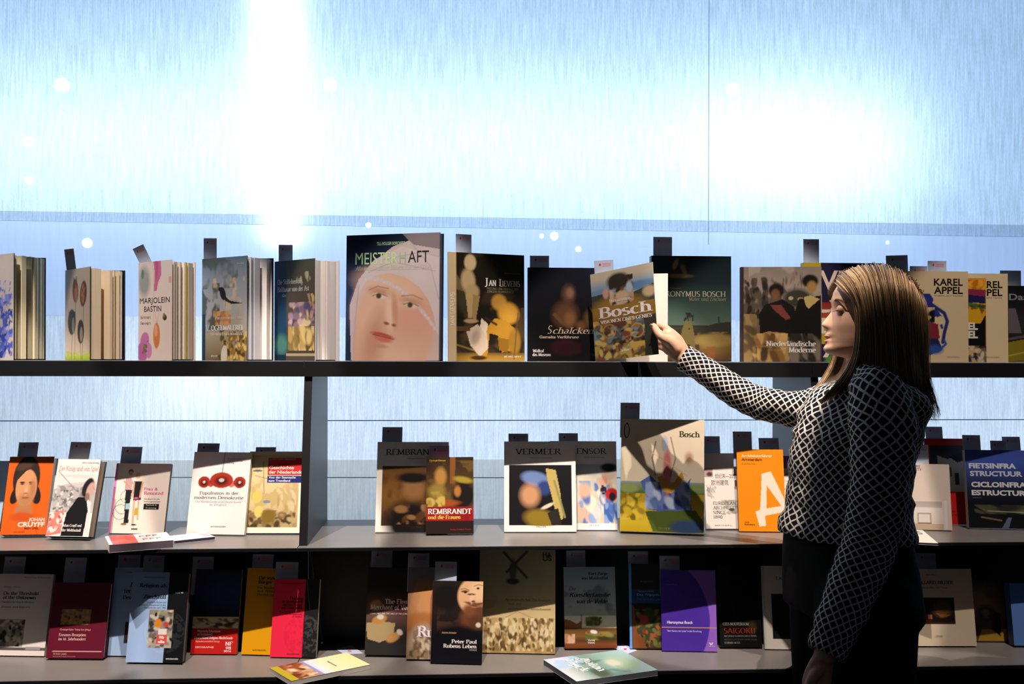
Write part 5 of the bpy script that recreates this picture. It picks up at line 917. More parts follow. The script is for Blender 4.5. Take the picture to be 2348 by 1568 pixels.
b11 = book('art_book', 'tallest bottom shelf book, sepia drawing of a crowd under a windmill', (1097, 1496), (1273, 1499), 1259, 'l',
  [('g', ['a89c7c', 'a89c78', 'c0aa7c', 'd0b888', 'b89a64']), ('n', .1, 5), ('e', .44, .20, .05, .10, '5c5444', 0, .5), ('l', [(.32, .03), (.62, .27)], .035, '4c4638'), ('l', [(.62, .02), (.36, .22)], .035, '4c4638'), ('e', .44, .31, .09, .03, '3c382c', 0, .5), ('l', [(.3, .68), (.5, .60), (.7, .66)], .006, '8c744c'), ('c', '8c7448', .5, 9, .5, (0, .66, 1, 1)), ('d', .02, .66, .98, .98, 260, .022, ['6c5430', '8c7040', 'dcc89c', 'b89c68', 'e4d2a8', '54401f'], 2.0, 85), ('p', [(.0, .5), (.24, .48), (.20, .56), (0, .6)], 'b8a070')],
  [(.34, .50, .024, 'Niederländischen Zeichnungen', '6c6048', 'gi', .60), (.38, .54, .022, '1400-1800', '7c6c50', 'gi', .18), (.38, .585, .022, 'im Germanischen Nationalmuseum', '5c5038', 'gi', .56), (.83, .07, .05, 'HA', '4c4838', 'k', .12), (.83, .105, .05, 'US', '4c4838', 'k', .12)], t=.018, lean=9, hard=False, spine='b09c70')
b12 = book('paperback_book', 'book with grey storm clouds above a small farm and white horse', (1295, 1487), (1415, 1486), 1300, 'l',
  [('g', ['8898ac', '98a0a8', 'a8a8a4', 'a8a498', 'c0b49c']), ('c', '5c646c', .7, 4, .48, (0, .1, 1, .62)), ('g', ['e4d8c4', 'f0e6cc', 'e8dcb8'], (0, .60, 1, .76)), ('e', .56, .67, .16, .06, '6c6434', 0, .5), ('d', .42, .62, .72, .73, 30, .03, ['4c5024', '7c7434', '5c4c1c'], 1.3), ('p', [(0, .64), (.12, .66), (.24, .70), (.34, .66), (.34, .76), (0, .76)], '9c5c30'), ('l', [(.33, .59), (.33, .70)], .015, '4c3020'), ('g', ['5c3820', '6c4c28', '7c5428', '54341c', '7c4828', '6c3418'], (0, .755, 1, 1)), ('d', .4, .80, 1, .9, 26, .04, ['5c6430', '8c7c38', '3c3818'], 3, 0), ('e', .56, .80, .07, .022, 'e0dcd4', 10, .4), ('e', .46, .80, .04, .02, '8c4c2c'), ('d', 0, .82, .2, .94, 14, .04, ['d0a888', 'a87c58'], 2, 60)],
  [(.86, .10, .036, 'Kurt Zoege', '24304c', 'gb', .38, 'r'), (.86, .155, .036, 'von Manteuffel', '24304c', 'gb', .52, 'r'), (.10, .29, .044, 'Die', '1c2024', 'gi', .13), (.10, .37, .05, 'Künstlerfamilie', '1c2024', 'gbi', .80), (.24, .45, .05, 'van de Velde', '1c2024', 'gbi', .60), (.44, .91, .022, 'Verlag', 'ece4dc', 'gb', .14), (.44, .94, .022, 'Haus', 'ece4dc', 'gb', .14)], t=.02, lean=13, hard=True, spine='2c3440', back='2c3440')
b13 = book('paperback_book', 'blue edged book with a green and red painted scene, behind the violet book', (1445, 1487), (1546, 1488), 1292, 'l',
  [('g', ['141414', '1a1a18', '1c1c18'], (0, 0, 1, .3)), ('g', ['1c3c64', '20406c'], (0, .3, 1, .47)), ('g', ['141210', '2c2418', '3c3c20', '3c2a18'], (0, .47, 1, 1)), ('r', 0, 0, .05, 1, '5c94d8'), ('d', .1, .54, .8, .98, 80, .05, ['3c4424', '5c5c2c', '8c3424', '2c2418', 'a05838', '6c7434', '24301c'], 1.8), ('e', .45, .60, .12, .08, '2c3c1c', 0, .4), ('e', .34, .66, .09, .05, 'a83c2c', 30, .5), ('p', [(.06, .5), (.1, .5), (.16, .8), (.4, 1), (.06, 1)], '7c4424')],
  [(.20, .335, .02, 'Hieronymus Bosch', '6c94c4', 'b', .35), (.18, .38, .026, 'Das Triptychon', '7ca4d4', 'b', .6), (.18, .43, .022, 'Das Spiel des Lebens', '5c84b4', 's', .6), (.26, .22, .022, 'Ausgewählt', '6c6c6c', 's', .3)], t=.014, lean=12, hard=False, spine='5c94d8', page='c8c0b0')
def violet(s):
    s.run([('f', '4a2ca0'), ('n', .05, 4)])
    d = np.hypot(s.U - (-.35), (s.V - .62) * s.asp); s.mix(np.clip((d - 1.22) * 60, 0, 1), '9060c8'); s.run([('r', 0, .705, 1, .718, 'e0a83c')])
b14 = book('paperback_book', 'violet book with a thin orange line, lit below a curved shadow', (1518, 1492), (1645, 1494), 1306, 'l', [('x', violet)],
  [(.10, .665, .036, 'Hieronymus Bosch', 'e8e0f4', 'b', .46), (.10, .765, .022, '"Der Garten der Lüste" in der Forschung', 'e8e0f4', 's', .62), (.10, .19, .016, 'Hans J. Meier', '8c80c0', 's', .2), (.84, .925, .05, 'v', 'e4dcf4', 'gb', .1), (.84, .94, .012, 'VERLAG', 'e4dcf4', 's', .12)], t=.012, lean=11, hard=False, spine='3c2490', k=1.2)
b15 = book('hardback_book', 'nearly black book with dull red capitals at its foot', (1652, 1484), (1748, 1484), 1296, 'l',
  [('g', ['0a0a0c', '0c0c0e', '0e0c0a']), ('l', [(.34, .46), (.36, .64)], .04, '2c1c14'), ('e', .78, .76, .10, .07, '3c3020', 0, .8)],
  [(.08, .735, .032, 'CEES NOOTEBOOM', 'b8b4ac', 'g', .62), (.10, .83, .062, 'SAIGOKU', 'a83c1c', 'g', .76), (.10, .875, .024, 'AUF JAPANS PILGERWEG DER 33 TEMPEL', '8c8880', 'g', .78), (.10, .915, .018, 'MIT FOTOGRAFIEN VON SIMONE SASSEN', '5c5854', 'g', .78), (.10, .955, .022, 'SCHIRMER MOSEL', '9c9890', 'g', .38)], t=.02, lean=12, spine='0a0a0c', back='0a0a0c')
b16 = book('paperback_book', 'white book with one black square picture, beside the hip of the woman', (1754, 1488), (1829, 1489), 1297, 'l',
  [('f', 'dcd4c8'), ('r', .26, .34, .82, .88, '14161c'), ('r', .0, .0, .06, 1, 'c8c4c0')], [(.42, .17, .05, 'Licht', '4c5470', 'g', .4)], t=.012, lean=12, hard=False, spine='d0ccc8')
b17 = book('hardback_book', 'white book with a dark glassy interior photograph, behind the hip of the woman', (2088, 1481), (2240, 1481), 1304, 'l',
  [('f', 'd8c6ac'), ('r', .12, .37, .70, .72, '241210'), ('r', .36, .40, .68, .67, '14100c'), ('e', .52, .52, .13, .10, '54401c', 0, .8), ('p', [(.42, .58), (.64, .60), (.5, .64)], '7c4c20'), ('r', .34, .70, .69, .72, '40201c'), ('e', .14, .60, .04, .04, 'c0b4b0', 0, .6), ('r', .30, .60, .36, .65, '8c5440'), ('r', .12, .66, .34, .72, '5c1414')],
  [(.30, .085, .02, 'Jan Bos', '3c4048', 'g', .16), (.12, .20, .040, 'HOLLAND-BILDER', '303440', 'gb', .60), (.22, .255, .02, 'Fotografien und Texte', '3c4048', 'g', .40), (.38, .885, .022, 'LIEBESKIND', '7c7060', 'g', .12)], t=.02, lean=10, hard=True, spine='c8bca8', page='d8c8a8', back='3c3830')
b18 = book('paperback_book', 'shadowy brown portrait book peeking out behind the glassy interior book', (2196, 1470), (2312, 1471), 1330, 'l',
  [('g', ['3c2c1e', '5c4630', '74583c', '4c3c2c', '5c4428']), ('e', .5, .34, .3, .22, '8c6c48', 0, .8), ('e', .62, .55, .18, .14, '3c3a34', 0, .6), ('e', .6, .54, .09, .06, '6c685c', 0, .7), ('p', [(.5, .8), (1, .8), (1, 1), (.4, 1)], 'a8842c'), ('e', .78, .2, .14, .1, '5c4434', 0, .8), ('p', [(.75, .5), (.9, .55), (.86, .92), (.7, .8)], '16120e')], t=.012, lean=12, hard=False, spine='2c241c')
b19 = book('hardback_book', 'plain bright blue book at the far edge of the bottom shelf', (2326, 1480), (2440, 1480), 1337, 'l', [('f', '5c84c8'), ('n', .03, 6)], [(.4, .3, .04, 'Niederlande', '3c5c9c', 'gb', .5)], t=.03, lean=10, spine='3c5c9c')

for lab, ref, x0, x1, y in (('unlit card over the old town photograph book', b1, 12, 60, 1276), ('unlit card over the maroon book', b2, 151, 200, 1278), ('unlit card over the dark cinema photograph book', b3, 272, 323, 1272), ('unlit card over the street scene photograph book', b4, 330, 378, 1273),
  ('unlit card over the coast engraving book', b5, 443, 491, 1276), ('unlit card over the plain yellow book', b6, 580, 628, 1270), ('unlit card over the bright pink book', b7, 633, 685, 1288), ('unlit card over the two painted hands book', b8, 852, 900, 1262), ('unlit card over the bare backed figure book', b9, 936, 985, 1268),
  ('half lit card over the bearded face book', b10, 998, 1048, 1287), ('unlit card over the storm cloud book', b12, 1298, 1342, 1262), ('unlit card over the blue edged book', b13, 1440, 1486, 1264), ('unlit card over the violet book', b14, 1512, 1558, 1274), ('unlit card over the glassy interior book', b17, 2100, 2145, 1268)):
    card(lab, ref, x0, x1, y)
lying('lying_book', 'yellow and white paperback lying turned on the bottom shelf edge', [(618, 1531), (668, 1561), (766, 1482)], 'l', .012,
  [('g', ['f4dc9c', 'f0e0c0', 'ecdcc8']), ('g', ['ecdcc8', 'e4e0e4', 'c0c4e0'], (0, .45, 1, .6)), ('r', 0, .58, 1, .66, '8c90cc'), ('g', ['c89c78', 'a06c40', '7c4c28'], (0, .66, 1, .90)), ('d', 0, .62, 1, .90, 50, .09, ['7c4824', 'b0845c', 'd8c0a0', '5c341c', 'c49c78'], 1.6), ('r', 0, .9, 1, 1, 'a8a020')],
  [(.3, .36, .03, 'Niederlande', '5c5438', 'g', .4)], spine='c8b8a0', page='c8c4c4', n=60)
lying('lying_book', 'pale green blue portrait paperback with large white lettering, lying turned', [(1246, 1512), (1322, 1562), (1395, 1474)], 'l', .014,
  [('g', ['a8c8cc', '94b8b8', '7c9c94', '8ca498', 'd8dce4']), ('e', .55, .25, .3, .16, 'a8c0a4', 0, .7), ('e', .5, .32, .14, .08, 'c8ccc0', 0, .7), ('c', '3c5c50', .6, 4, .5, (.3, .3, 1, .7)), ('p', [(.0, .7), (.4, .74), (.5, .9), (0, 1)], 'ccd0e8'), ('c', 'a8c8e8', .8, 5, .5, (0, .6, .6, 1)), ('e', .8, .62, .2, .1, '4c5c50', 0, .8)],
  [(.14, .62, .12, 'Anton', 'f0f4f4', 'gb', .62), (.14, .80, .12, 'Dyck', 'f0f4f4', 'gb', .58), (.1, .66, .04, 'van', 'e8eeee', 'gb', .14)], spine='b8bccc', page='5c6068', n=90)
def flatcard(label, c, z=.0012):
    P = [at_Z(a, b, Z_LOW + z) for a, b in c]; m_ = MB(); m_.prism([p - UP * .0006 for p in P], P, L3('c8cfe4'))
    o = m_.build('price_card', M_CARD); tag(o, label, 'card')
    ctr = (P[0] * .3 + P[1] * .3 + P[2] * .2 + P[3] * .2); ux = (P[1] - P[0]).normalized() * .007; uy = (P[3] - P[0]).normalized() * .006
    q = mesh_obj('red_print', [ctr - ux + UP * .0004, ctr - uy + UP * .0004, ctr + ux + UP * .0004, ctr + uy + UP * .0004], [(0, 1, 2, 3)], M_INK, o, cols=[L3('d83048')] * 4)
flatcard('pale card lying flat under the yellow and white paperback', [(790, 1500), (833, 1498), (806, 1479), (768, 1487)])
flatcard('pale card lying flat under the green blue portrait paperback', [(1436, 1500), (1461, 1491), (1424, 1473), (1400, 1482)])

# ================================================================== the woman
def PY(x, y, Y): return at_Y(x, y, Y)
def catmull(P, n):
    P = [np.array(p, float) for p in P]; out = []
    for i in range(len(P) - 1):
        p0 = P[max(i - 1, 0)]; p1 = P[i]; p2 = P[i + 1]; p3 = P[min(i + 2, len(P) - 1)]
        for k in range(n):
            t = k / n; out.append(0.5 * ((2 * p1) + (-p0 + p2) * t + (2 * p0 - 5 * p1 + 4 * p2 - p3) * t * t + (-p0 + 3 * p1 - 3 * p2 + p3) * t ** 3))
    out.append(P[-1]); return out
def tube(pts, rad, n=20, sub=4, flat=None, ends=True):
    """closed tapering limb through pts; rad: radius or (r across, r along view) per point"""
    rr = [r if isinstance(r, (tuple, list)) else (r, r) for r in rad]
    Q = catmull([list(p) + list(r) for p, r in zip(pts, rr)], sub)
    C = [Vector(q[:3]) for q in Q]; V, Fc, UV = [], [], []
    L = 0; m_ = len(C)
    prev = None; rings = []
    for i in range(m_):
        d = (C[min(i + 1, m_ - 1)] - C[max(i - 1, 0)]).normalized()
        a = (flat or Vector((0, 1, 0))); a = (a - d * a.dot(d)).normalized(); b = d.cross(a)
        if i: L += (C[i] - C[i - 1]).length
        rings.append((C[i], a, b, Q[i][3], Q[i][4], L, d))
    if ends:
        c0, a, b, r1, r2, l, d = rings[0]; cap = [(c0 - d * min(r1, r2) * s, a, b, r1 * q, r2 * q, l, d) for s, q in ((.92, .38), (.7, .71), (.38, .92))]
        c1, a, b, r1, r2, l, d = rings[-1]; cap2 = [(c1 + d * min(r1, r2) * s, a, b, r1 * q, r2 * q, l, d) for s, q in ((.38, .92), (.7, .71), (.92, .38))]
        rings = cap + rings + cap2
    for (c, a, b, r1, r2, l, d) in rings:
        for k in range(n):
            t = 2 * math.pi * k / n; V.append(c + b * math.cos(t) * r1 + a * math.sin(t) * r2)
    for i in range(len(rings) - 1):
        for k in range(n): Fc.append((i * n + k, i * n + (k + 1) % n, (i + 1) * n + (k + 1) % n, (i + 1) * n + k))
    if ends:
        Fc.append(tuple(reversed(range(n)))); Fc.append(tuple((len(rings) - 1) * n + k for k in range(n)))
    return V, Fc, rings
class Bag:
    def __init__(s): s.V = []; s.F = []
    def add(s, V, Fc): n = len(s.V); s.V += [tuple(v) for v in V]; s.F += [tuple(n + i for i in f) for f in Fc]
def remesh(name, bag, vox, mtl, smooth_it=3):
    me = bpy.data.meshes.new('tmp'); me.from_pydata(bag.V, [], bag.F); me.update()
    import bmesh
    bm = bmesh.new(); bm.from_mesh(me); bmesh.ops.recalc_face_normals(bm, faces=bm.faces); bm.to_mesh(me); bm.free()
    o = bpy.data.objects.new('tmp', me); COL.objects.link(o)
    r = o.modifiers.new('r', 'REMESH'); r.mode = 'VOXEL'; r.voxel_size = vox; r.use_smooth_shade = True
    s_ = o.modifiers.new('s', 'SMOOTH'); s_.iterations = smooth_it; s_.factor = 0.5
    dg = bpy.context.evaluated_depsgraph_get(); m2 = bpy.data.meshes.new_from_object(o.evaluated_get(dg))
    bpy.data.objects.remove(o); bpy.data.meshes.remove(me)
    m2.name = name; m2.materials.clear(); m2.materials.append(mtl)
    ob = bpy.data.objects.new(name, m2); COL.objects.link(ob)
    m2.polygons.foreach_set('use_smooth', [True] * len(m2.polygons)); return ob

HC = PY(2010, 715, 2.20)                      # head centre
SH = HC.y / 2283 / math.cos(YAW) * 1.0
HS = (PY(2110, 715, 2.20) - HC).length / 100  # metres per pixel at the head
yawh = R(9)
hx = Vector((-math.cos(yawh), math.sin(yawh), 0)); hy = Vector((-math.sin(yawh), -math.cos(yawh), 0)); hz = Vector((0, 0, 1))   # forward, her left (to the room), up
def H(f, l, z): return HC + hx * f + hy * l + hz * z
def prof(pts):
    zs = [p[0] for p in pts]; vs = [p[1] for p in pts]
    return lambda z: float(np.interp(z, zs, vs))
k_ = HS * 1000 / 1000
def px_(v): return v * HS
# midline profile (z, forward) in photo pixels from the head centre
front = prof([(z * HS, f * HS) for z, f in [(-104, 62), (-97, 96), (-93, 108), (-86, 115.5), (-80, 116), (-74, 111), (-70, 110.5), (-66, 114), (-62, 112), (-59, 108), (-55, 112.5), (-50, 113), (-45, 108.5), (-40, 106), (-36, 106), (-20, 100), (0, 95), (12, 97), (28, 97), (45, 93), (60, 84), (75, 66), (88, 36), (95, 0)]])
fbase = prof([(z * HS, f * HS) for z, f in [(-104, 50), (-97, 84), (-90, 96), (-80, 102), (-70, 104), (-55, 104), (-40, 103), (-20, 100), (0, 96), (28, 96), (45, 93), (60, 84), (75, 66), (88, 36), (95, 0)]])
back = prof([(z * HS, f * HS) for z, f in [(-104, 10), (-90, -30), (-70, -52), (-40, -76), (0, -90), (30, -92), (60, -80), (80, -52), (95, -8)]])
width = prof([(z * HS, f * HS) for z, f in [(-104, 26), (-95, 36), (-80, 50), (-60, 58), (-30, 66), (0, 70), (30, 72), (55, 66), (75, 50), (88, 30), (95, 8)]])
def head_mesh():
    V, Fc = [], []; n = 72; zs = np.linspace(-104 * HS, 95 * HS, 110)
    for z in zs:
        f, b, w = fbase(z), back(z), width(z); det = front(z) - fbase(z); c = (f * .42 + b * .58)
        for k in range(n):
            t = 2 * math.pi * k / n; ct, st = math.cos(t), math.sin(t)
            rx = (f - c) if ct > 0 else (c - b)
            e = .92 if ct > 0 else 1.0
            x = c + rx * math.copysign(abs(ct) ** e, ct); y = w * math.copysign(abs(st) ** e, st)
            if ct > 0:
                zz = z / HS; ay = abs(y) / HS
                # nose
                if -44 < zz < 14:
                    nf = np.interp(zz, [-44, -37, -33, -28, -22, -10, 4, 14], [0, 7, 14, 19, 17, 10, 3, 0]); sg = np.interp(zz, [-44, -36, -28, 0, 14], [15, 14, 11, 7, 7])
                    x += nf * HS * math.exp(-(ay / sg) ** 2)
                x += det * math.exp(-(ay / (26 if zz < -72 else 19)) ** 2)
                # eye sockets, cheeks, lips
                x -= 9 * HS * math.exp(-((ay - 31) / 14) ** 2 - ((zz - 6) / 9) ** 2)
                x += 4 * HS * math.exp(-((ay - 31) / 20) ** 2 - ((zz - 24) / 7) ** 2)
                x += 4 * HS * math.exp(-((ay - 42) / 18) ** 2 - ((zz + 28) / 18) ** 2)
                x -= 1.0 * HS * math.exp(-((zz + 59) / 4.0) ** 2) * math.exp(-((ay) / 16) ** 4)
                x -= 2.5 * HS * math.exp(-((ay - 20) / 9) ** 2 - ((zz + 60) / 14) ** 2)
            V.append(H(x, y, z))
    m_ = len(zs)
    for i in range(m_ - 1):
        for k in range(n): Fc.append((i * n + k, i * n + (k + 1) % n, (i + 1) * n + (k + 1) % n, (i + 1) * n + k))
    Fc.append(tuple(reversed(range(n)))); Fc.append(tuple((m_ - 1) * n + k for k in range(n)))
    return V, Fc
bag = Bag(); bag.add(*head_mesh())
def blob(c, r, bagx, n=14):
    V, Fc = [], []
    rx, ry, rz = r if isinstance(r, (tuple, list)) else (r, r, r)
    for i in range(1, n):
        ph = math.pi * i / n
        for k in range(n): t = 2 * math.pi * k / n; V.append(Vector(c) + hx * rx * math.sin(ph) * math.cos(t) + hy * ry * math.sin(ph) * math.sin(t) + hz * rz * math.cos(ph))
    for i in range(n - 2):
        for k in range(n): Fc.append((i * n + k, i * n + (k + 1) % n, (i + 1) * n + (k + 1) % n, (i + 1) * n + k))
    Fc.append(tuple(reversed(range(n)))); Fc.append(tuple((n - 2) * n + k for k in range(n))); bagx.add(V, Fc)
# eyelids / eyeballs bulge, ears
for sd in (1, -1):
    blob(H(px_(83), sd * px_(31), px_(4)), px_(11.5), bag)
    ec = H(px_(42), sd * px_(69), px_(-14))
    EV, EF, _ = tube([ec + hz * px_(-17) + hx * px_(3), ec + hz * px_(-6) - hx * px_(7), ec + hz * px_(9) - hx * px_(9), ec + hz * px_(16) + hx * px_(1), ec + hz * px_(8) + hx * px_(7)], [px_(4.5), px_(4.2), px_(4.2), px_(3.6), px_(3)], n=10, flat=Vector(hy)); bag.add(EV, EF)
    blob(ec + hx * px_(1) + hz * px_(-2), (px_(9), px_(3.5), px_(13)), bag)
# neck and trunk
neck_t = H(px_(18), 0, px_(-70)); neck_b = PY(1985, 880, 2.20)
bag.add(*tube([neck_t, (neck_t + neck_b) / 2, neck_b], [(px_(46), px_(44)), (px_(45), px_(43)), (px_(56), px_(60))], n=24)[:2])
TOR = [(1992, 868, 2.2, .045, .07), (1985, 895, 2.2, .085, .135), (1982, 925, 2.2, .098, .165), (1970, 965, 2.2, .108, .155), (1958, 1020, 2.2, .118, .135), (1947, 1090, 2.2, .112, .130), (1942, 1160, 2.2, .115, .140), (1940, 1225, 2.2, .120, .150), (1945, 1300, 2.2, .125, .165), (1952, 1400, 2.2, .128, .175)]
def torso(grow=0.0, i0=0, i1=None, n=48, sub=4):
    rows = TOR[i0:i1]; Q = catmull([list(PY(x, y, Y)) + [a + grow, b + grow] for x, y, Y, a, b in rows], sub)
    return Q
def torso_mesh(Q, n=48, cap=True):
    V, Fc = [], []; tw = R(-14)
    for q in Q:
        for k in range(n):
            t = 2 * math.pi * k / n; dx = math.copysign(abs(math.cos(t)) ** .85, math.cos(t)) * q[3]; dy = math.copysign(abs(math.sin(t)) ** .85, math.sin(t)) * q[4]
            V.append((q[0] + dx + dy * math.sin(tw) * .6, q[1] + dy, q[2]))
    for i in range(len(Q) - 1):
        for k in range(n): Fc.append((i * n + k, i * n + (k + 1) % n, (i + 1) * n + (k + 1) % n, (i + 1) * n + k))
    if cap: Fc.append(tuple(reversed(range(n)))); Fc.append(tuple((len(Q) - 1) * n + k for k in range(n)))
    return V, Fc
bag.add(*torso_mesh(torso(-.012)))
# legs to the floor, a little apart
for sd in (1, -1):
    yy = 2.2 - sd * .085; hip = Vector((PY(1950, 1400, 2.2).x, yy, PY(1950, 1400, 2.2).z)); kx = hip.x - .01
    bag.add(*tube([hip + UP * .06, hip - UP * .2, Vector((kx, yy, .50)), Vector((kx + .02, yy, .30)), Vector((kx + .03, yy, .09))], [.088, .078, .055, .052, .036], n=16)[:2])
    bag.add(*tube([Vector((kx + .05, yy, .045)), Vector((kx - .06, yy, .045)), Vector((kx - .17, yy, .03))], [.034, .036, .024], n=12)[:2])
# right arm reaching to the book
RA = [PY(1895, 930, 2.34), PY(1850, 940, 2.37), PY(1790, 933, 2.41), PY(1740, 923, 2.45), PY(1690, 899, 2.48), PY(1640, 867, 2.51), PY(1598, 838, 2.535), PY(1570, 822, 2.552)]
bag.add(*tube([Vector(p) for p in RA] , [.046, .042, .037, .036, .034, .030, .026, .024], n=18)[:2])
# left arm hanging
LA = [PY(2015, 915, 2.06), PY(2025, 975, 2.035), PY(2020, 1060, 2.03), PY(2012, 1150, 2.035), PY(1995, 1240, 2.04), PY(1962, 1330, 2.03), PY(1925, 1420, 2.015), PY(1893, 1500, 2.0)]
bag.add(*tube(LA, [.05, .048, .042, .038, .036, .033, .028, .024], n=18)[:2])
# hands --------------------------------------------------------------
WR = PY(1572, 818, 2.552)
def fing(pts, rad, bagx=None): (bagx or bag).add(*tube([Vector(p) for p in pts], rad, n=12, sub=4)[:2])
# right hand: palm, thumb on the front of the cover, fingers behind the book
fing([WR, PY(1556, 803, 2.552), PY(1541, 783, 2.555), PY(1530, 765, 2.560)], [(.022, .018), (.027, .017), (.029, .015), (.022, .013)])
fing([PY(1566, 822, 2.556), PY(1551, 812, 2.556), PY(1540, 797, 2.556)], [.017, .019, .016])
TF = Vector(COVER_N)
def oncover(px, py, off):                      # a point just off the lifted cover's front face
    d = ray(px, py); s = (Vector((COVER_M[0][3], COVER_M[1][3], COVER_M[2][3])) - EYE).dot(COVER_N) / d.dot(COVER_N); return EYE + d * s + COVER_N * off
fing([PY(1551, 800, 2.545), PY(1538, 786, 2.540), oncover(1524, 772, .014), oncover(1511, 757, .0105), oncover(1504, 747, .0085)], [.0165, .0135, .0108, .0098, .0080])
fing([PY(1540, 775, 2.556), PY(1531, 757, 2.566), PY(1521, 750, 2.585), PY(1506, 744, 2.60), PY(1494, 738, 2.612)], [.0135, .0115, .0098, .009, .0078])
for j, (dy, dl) in enumerate(((12, 0), (25, -2), (38, -6))):
    fing([PY(1544, 782 + dy * .45, 2.562 + j * .003), PY(1535, 768 + dy, 2.576), PY(1524, 761 + dy, 2.594), PY(1508 - dl, 757 + dy, 2.609), PY(1498 - dl, 755 + dy, 2.618)], [.0125, .0108, .0095, .0086, .0076])
# left hand hanging, fingers slightly curled
LW = PY(1893, 1500, 2.0)
fing([LW, PY(1882, 1528, 2.0), PY(1874, 1556, 2.0), PY(1870, 1580, 2.0)], [(.021, .017), (.027, .016), (.031, .015), (.030, .013)])
for j in range(4):
    a = 1856 + j * 9.5; yy = 2.0 + .0 * j
    fing([PY(a + 2, 1574, yy), PY(a - 3, 1608 + (6, 10, 8, 0)[j], yy), PY(a - 2, 1634 + (8, 14, 11, 0)[j], yy - .004), PY(a + 5, 1654 + (6, 14, 10, -2)[j], yy - .014)], [.0098, .0092, .0084, .007])
fing([PY(1880, 1532, 1.992), PY(1861, 1556, 1.985), PY(1853, 1580, 1.98), PY(1851, 1600, 1.98)], [.013, .0115, .010, .0085])

M_SKIN = principled('skin', (0.62, 0.36, 0.24), rough=0.45, spec=0.4, noise=0.06, nscale=60, bump=0.04)
for n_ in M_SKIN.node_tree.nodes:
    if n_.type == 'BSDF_PRINCIPLED':
        n_.inputs['Subsurface Weight'].default_value = 0.12; n_.inputs['Subsurface Radius'].default_value = (0.01, 0.004, 0.002); n_.inputs['Subsurface Scale'].default_value = 0.5
base = Vector((PY(1950, 1400, 2.2).x, 2.2, 0))
woman = empty('person', 'woman in a black and white latticed jacket reaching for a book on the top shelf', 'person', Matrix.Translation(base))
body = under(remesh('body', bag, 0.0030, M_SKIN, 4), woman)
zmin = min(v.co.z for v in body.data.vertices)

# eyes, lashes, brow, nails
ey = MB()
def patch(name, pts, mtl, th=.0006):
    b = MB(); b.V = [tuple(p) for p in pts]; b.F = [tuple(range(len(pts)))]; b.C = [(1, 1, 1)] * len(pts)
    return under(b.build(name, mtl), woman)
M_LASH = principled('dark_lashes', (0.02, 0.012, 0.01), rough=0.7)
M_BROW = principled('brown_eyebrow', (0.16, 0.09, 0.05), rough=0.8)
M_EYE = principled('eyeball', (0.75, 0.72, 0.70), rough=0.15)
M_LIP = principled('lips', (0.50, 0.20, 0.17), rough=0.4)
M_NAIL = principled('fingernail', (0.78, 0.56, 0.50), rough=0.22, coat=0.5)
for sd in (1, -1):
    V, Fc = [], []
    for i in range(11):                        # fan of fine lashes under the lowered lid
        a = (i - 5) / 5; c = H(px_(93.0 - 1.6 * a * a), sd * px_(31 + a * 10), px_(1.5)); t = c + hx * px_(9) + hz * px_(-1.5) + hy * sd * a * px_(4)
        v, f = cyl(c, t, .0005, .00012, n=5); n0 = len(V); V += v; Fc += [tuple(n0 + q for q in ff) for ff in f]
    v, f, _ = tube([H(px_(89), sd * px_(20), px_(0)), H(px_(94.5), sd * px_(31), px_(1.5)), H(px_(88), sd * px_(42), px_(1))], [.0007, .0011, .0007], n=8, sub=5); n0 = len(V); V += v; Fc += [tuple(n0 + q for q in ff) for ff in f]
    o = under(mesh_obj('eyelashes', V, Fc, M_LASH), woman)
    v, f, _ = tube([H(px_(93), sd * px_(14), px_(21)), H(px_(95), sd * px_(28), px_(26)), H(px_(88), sd * px_(44), px_(24)), H(px_(78), sd * px_(54), px_(18))], [.0012, .0022, .0019, .0008], n=8, sub=5)
    under(mesh_obj('eyebrow', v, f, M_BROW, smooth=True), woman)
lv, lf, _ = tube([H(px_(98), px_(-17), px_(-58)), H(px_(107.5), px_(-8), px_(-54)), H(px_(110.5), 0, px_(-54.5)), H(px_(107.5), px_(8), px_(-54)), H(px_(98), px_(17), px_(-58))], [.0008, .0032, .0034, .0032, .0008], n=10, sub=5)
lb = Bag(); lb.add(lv, lf); lv, lf, _ = tube([H(px_(98), px_(-16), px_(-60)), H(px_(107), px_(-7), px_(-65)), H(px_(110), 0, px_(-66)), H(px_(107), px_(7), px_(-65)), H(px_(98), px_(16), px_(-60))], [.0008, .0036, .004, .0036, .0008], n=10, sub=5); lb.add(lv, lf)
under(mesh_obj('lips', lb.V, lb.F, M_LIP, smooth=True), woman)
nc = oncover(1504, 748, .0165); nb = Bag()
NV, NF, _ = tube([nc + Vector((.004, 0, -.005)), nc, nc + Vector((-.0035, 0, .0045))], [(.0042, .0012), (.0050, .0014), (.0036, .001)], n=12, flat=Vector(COVER_N)); under(mesh_obj('fingernail', NV, NF, M_NAIL, smooth=True), woman)

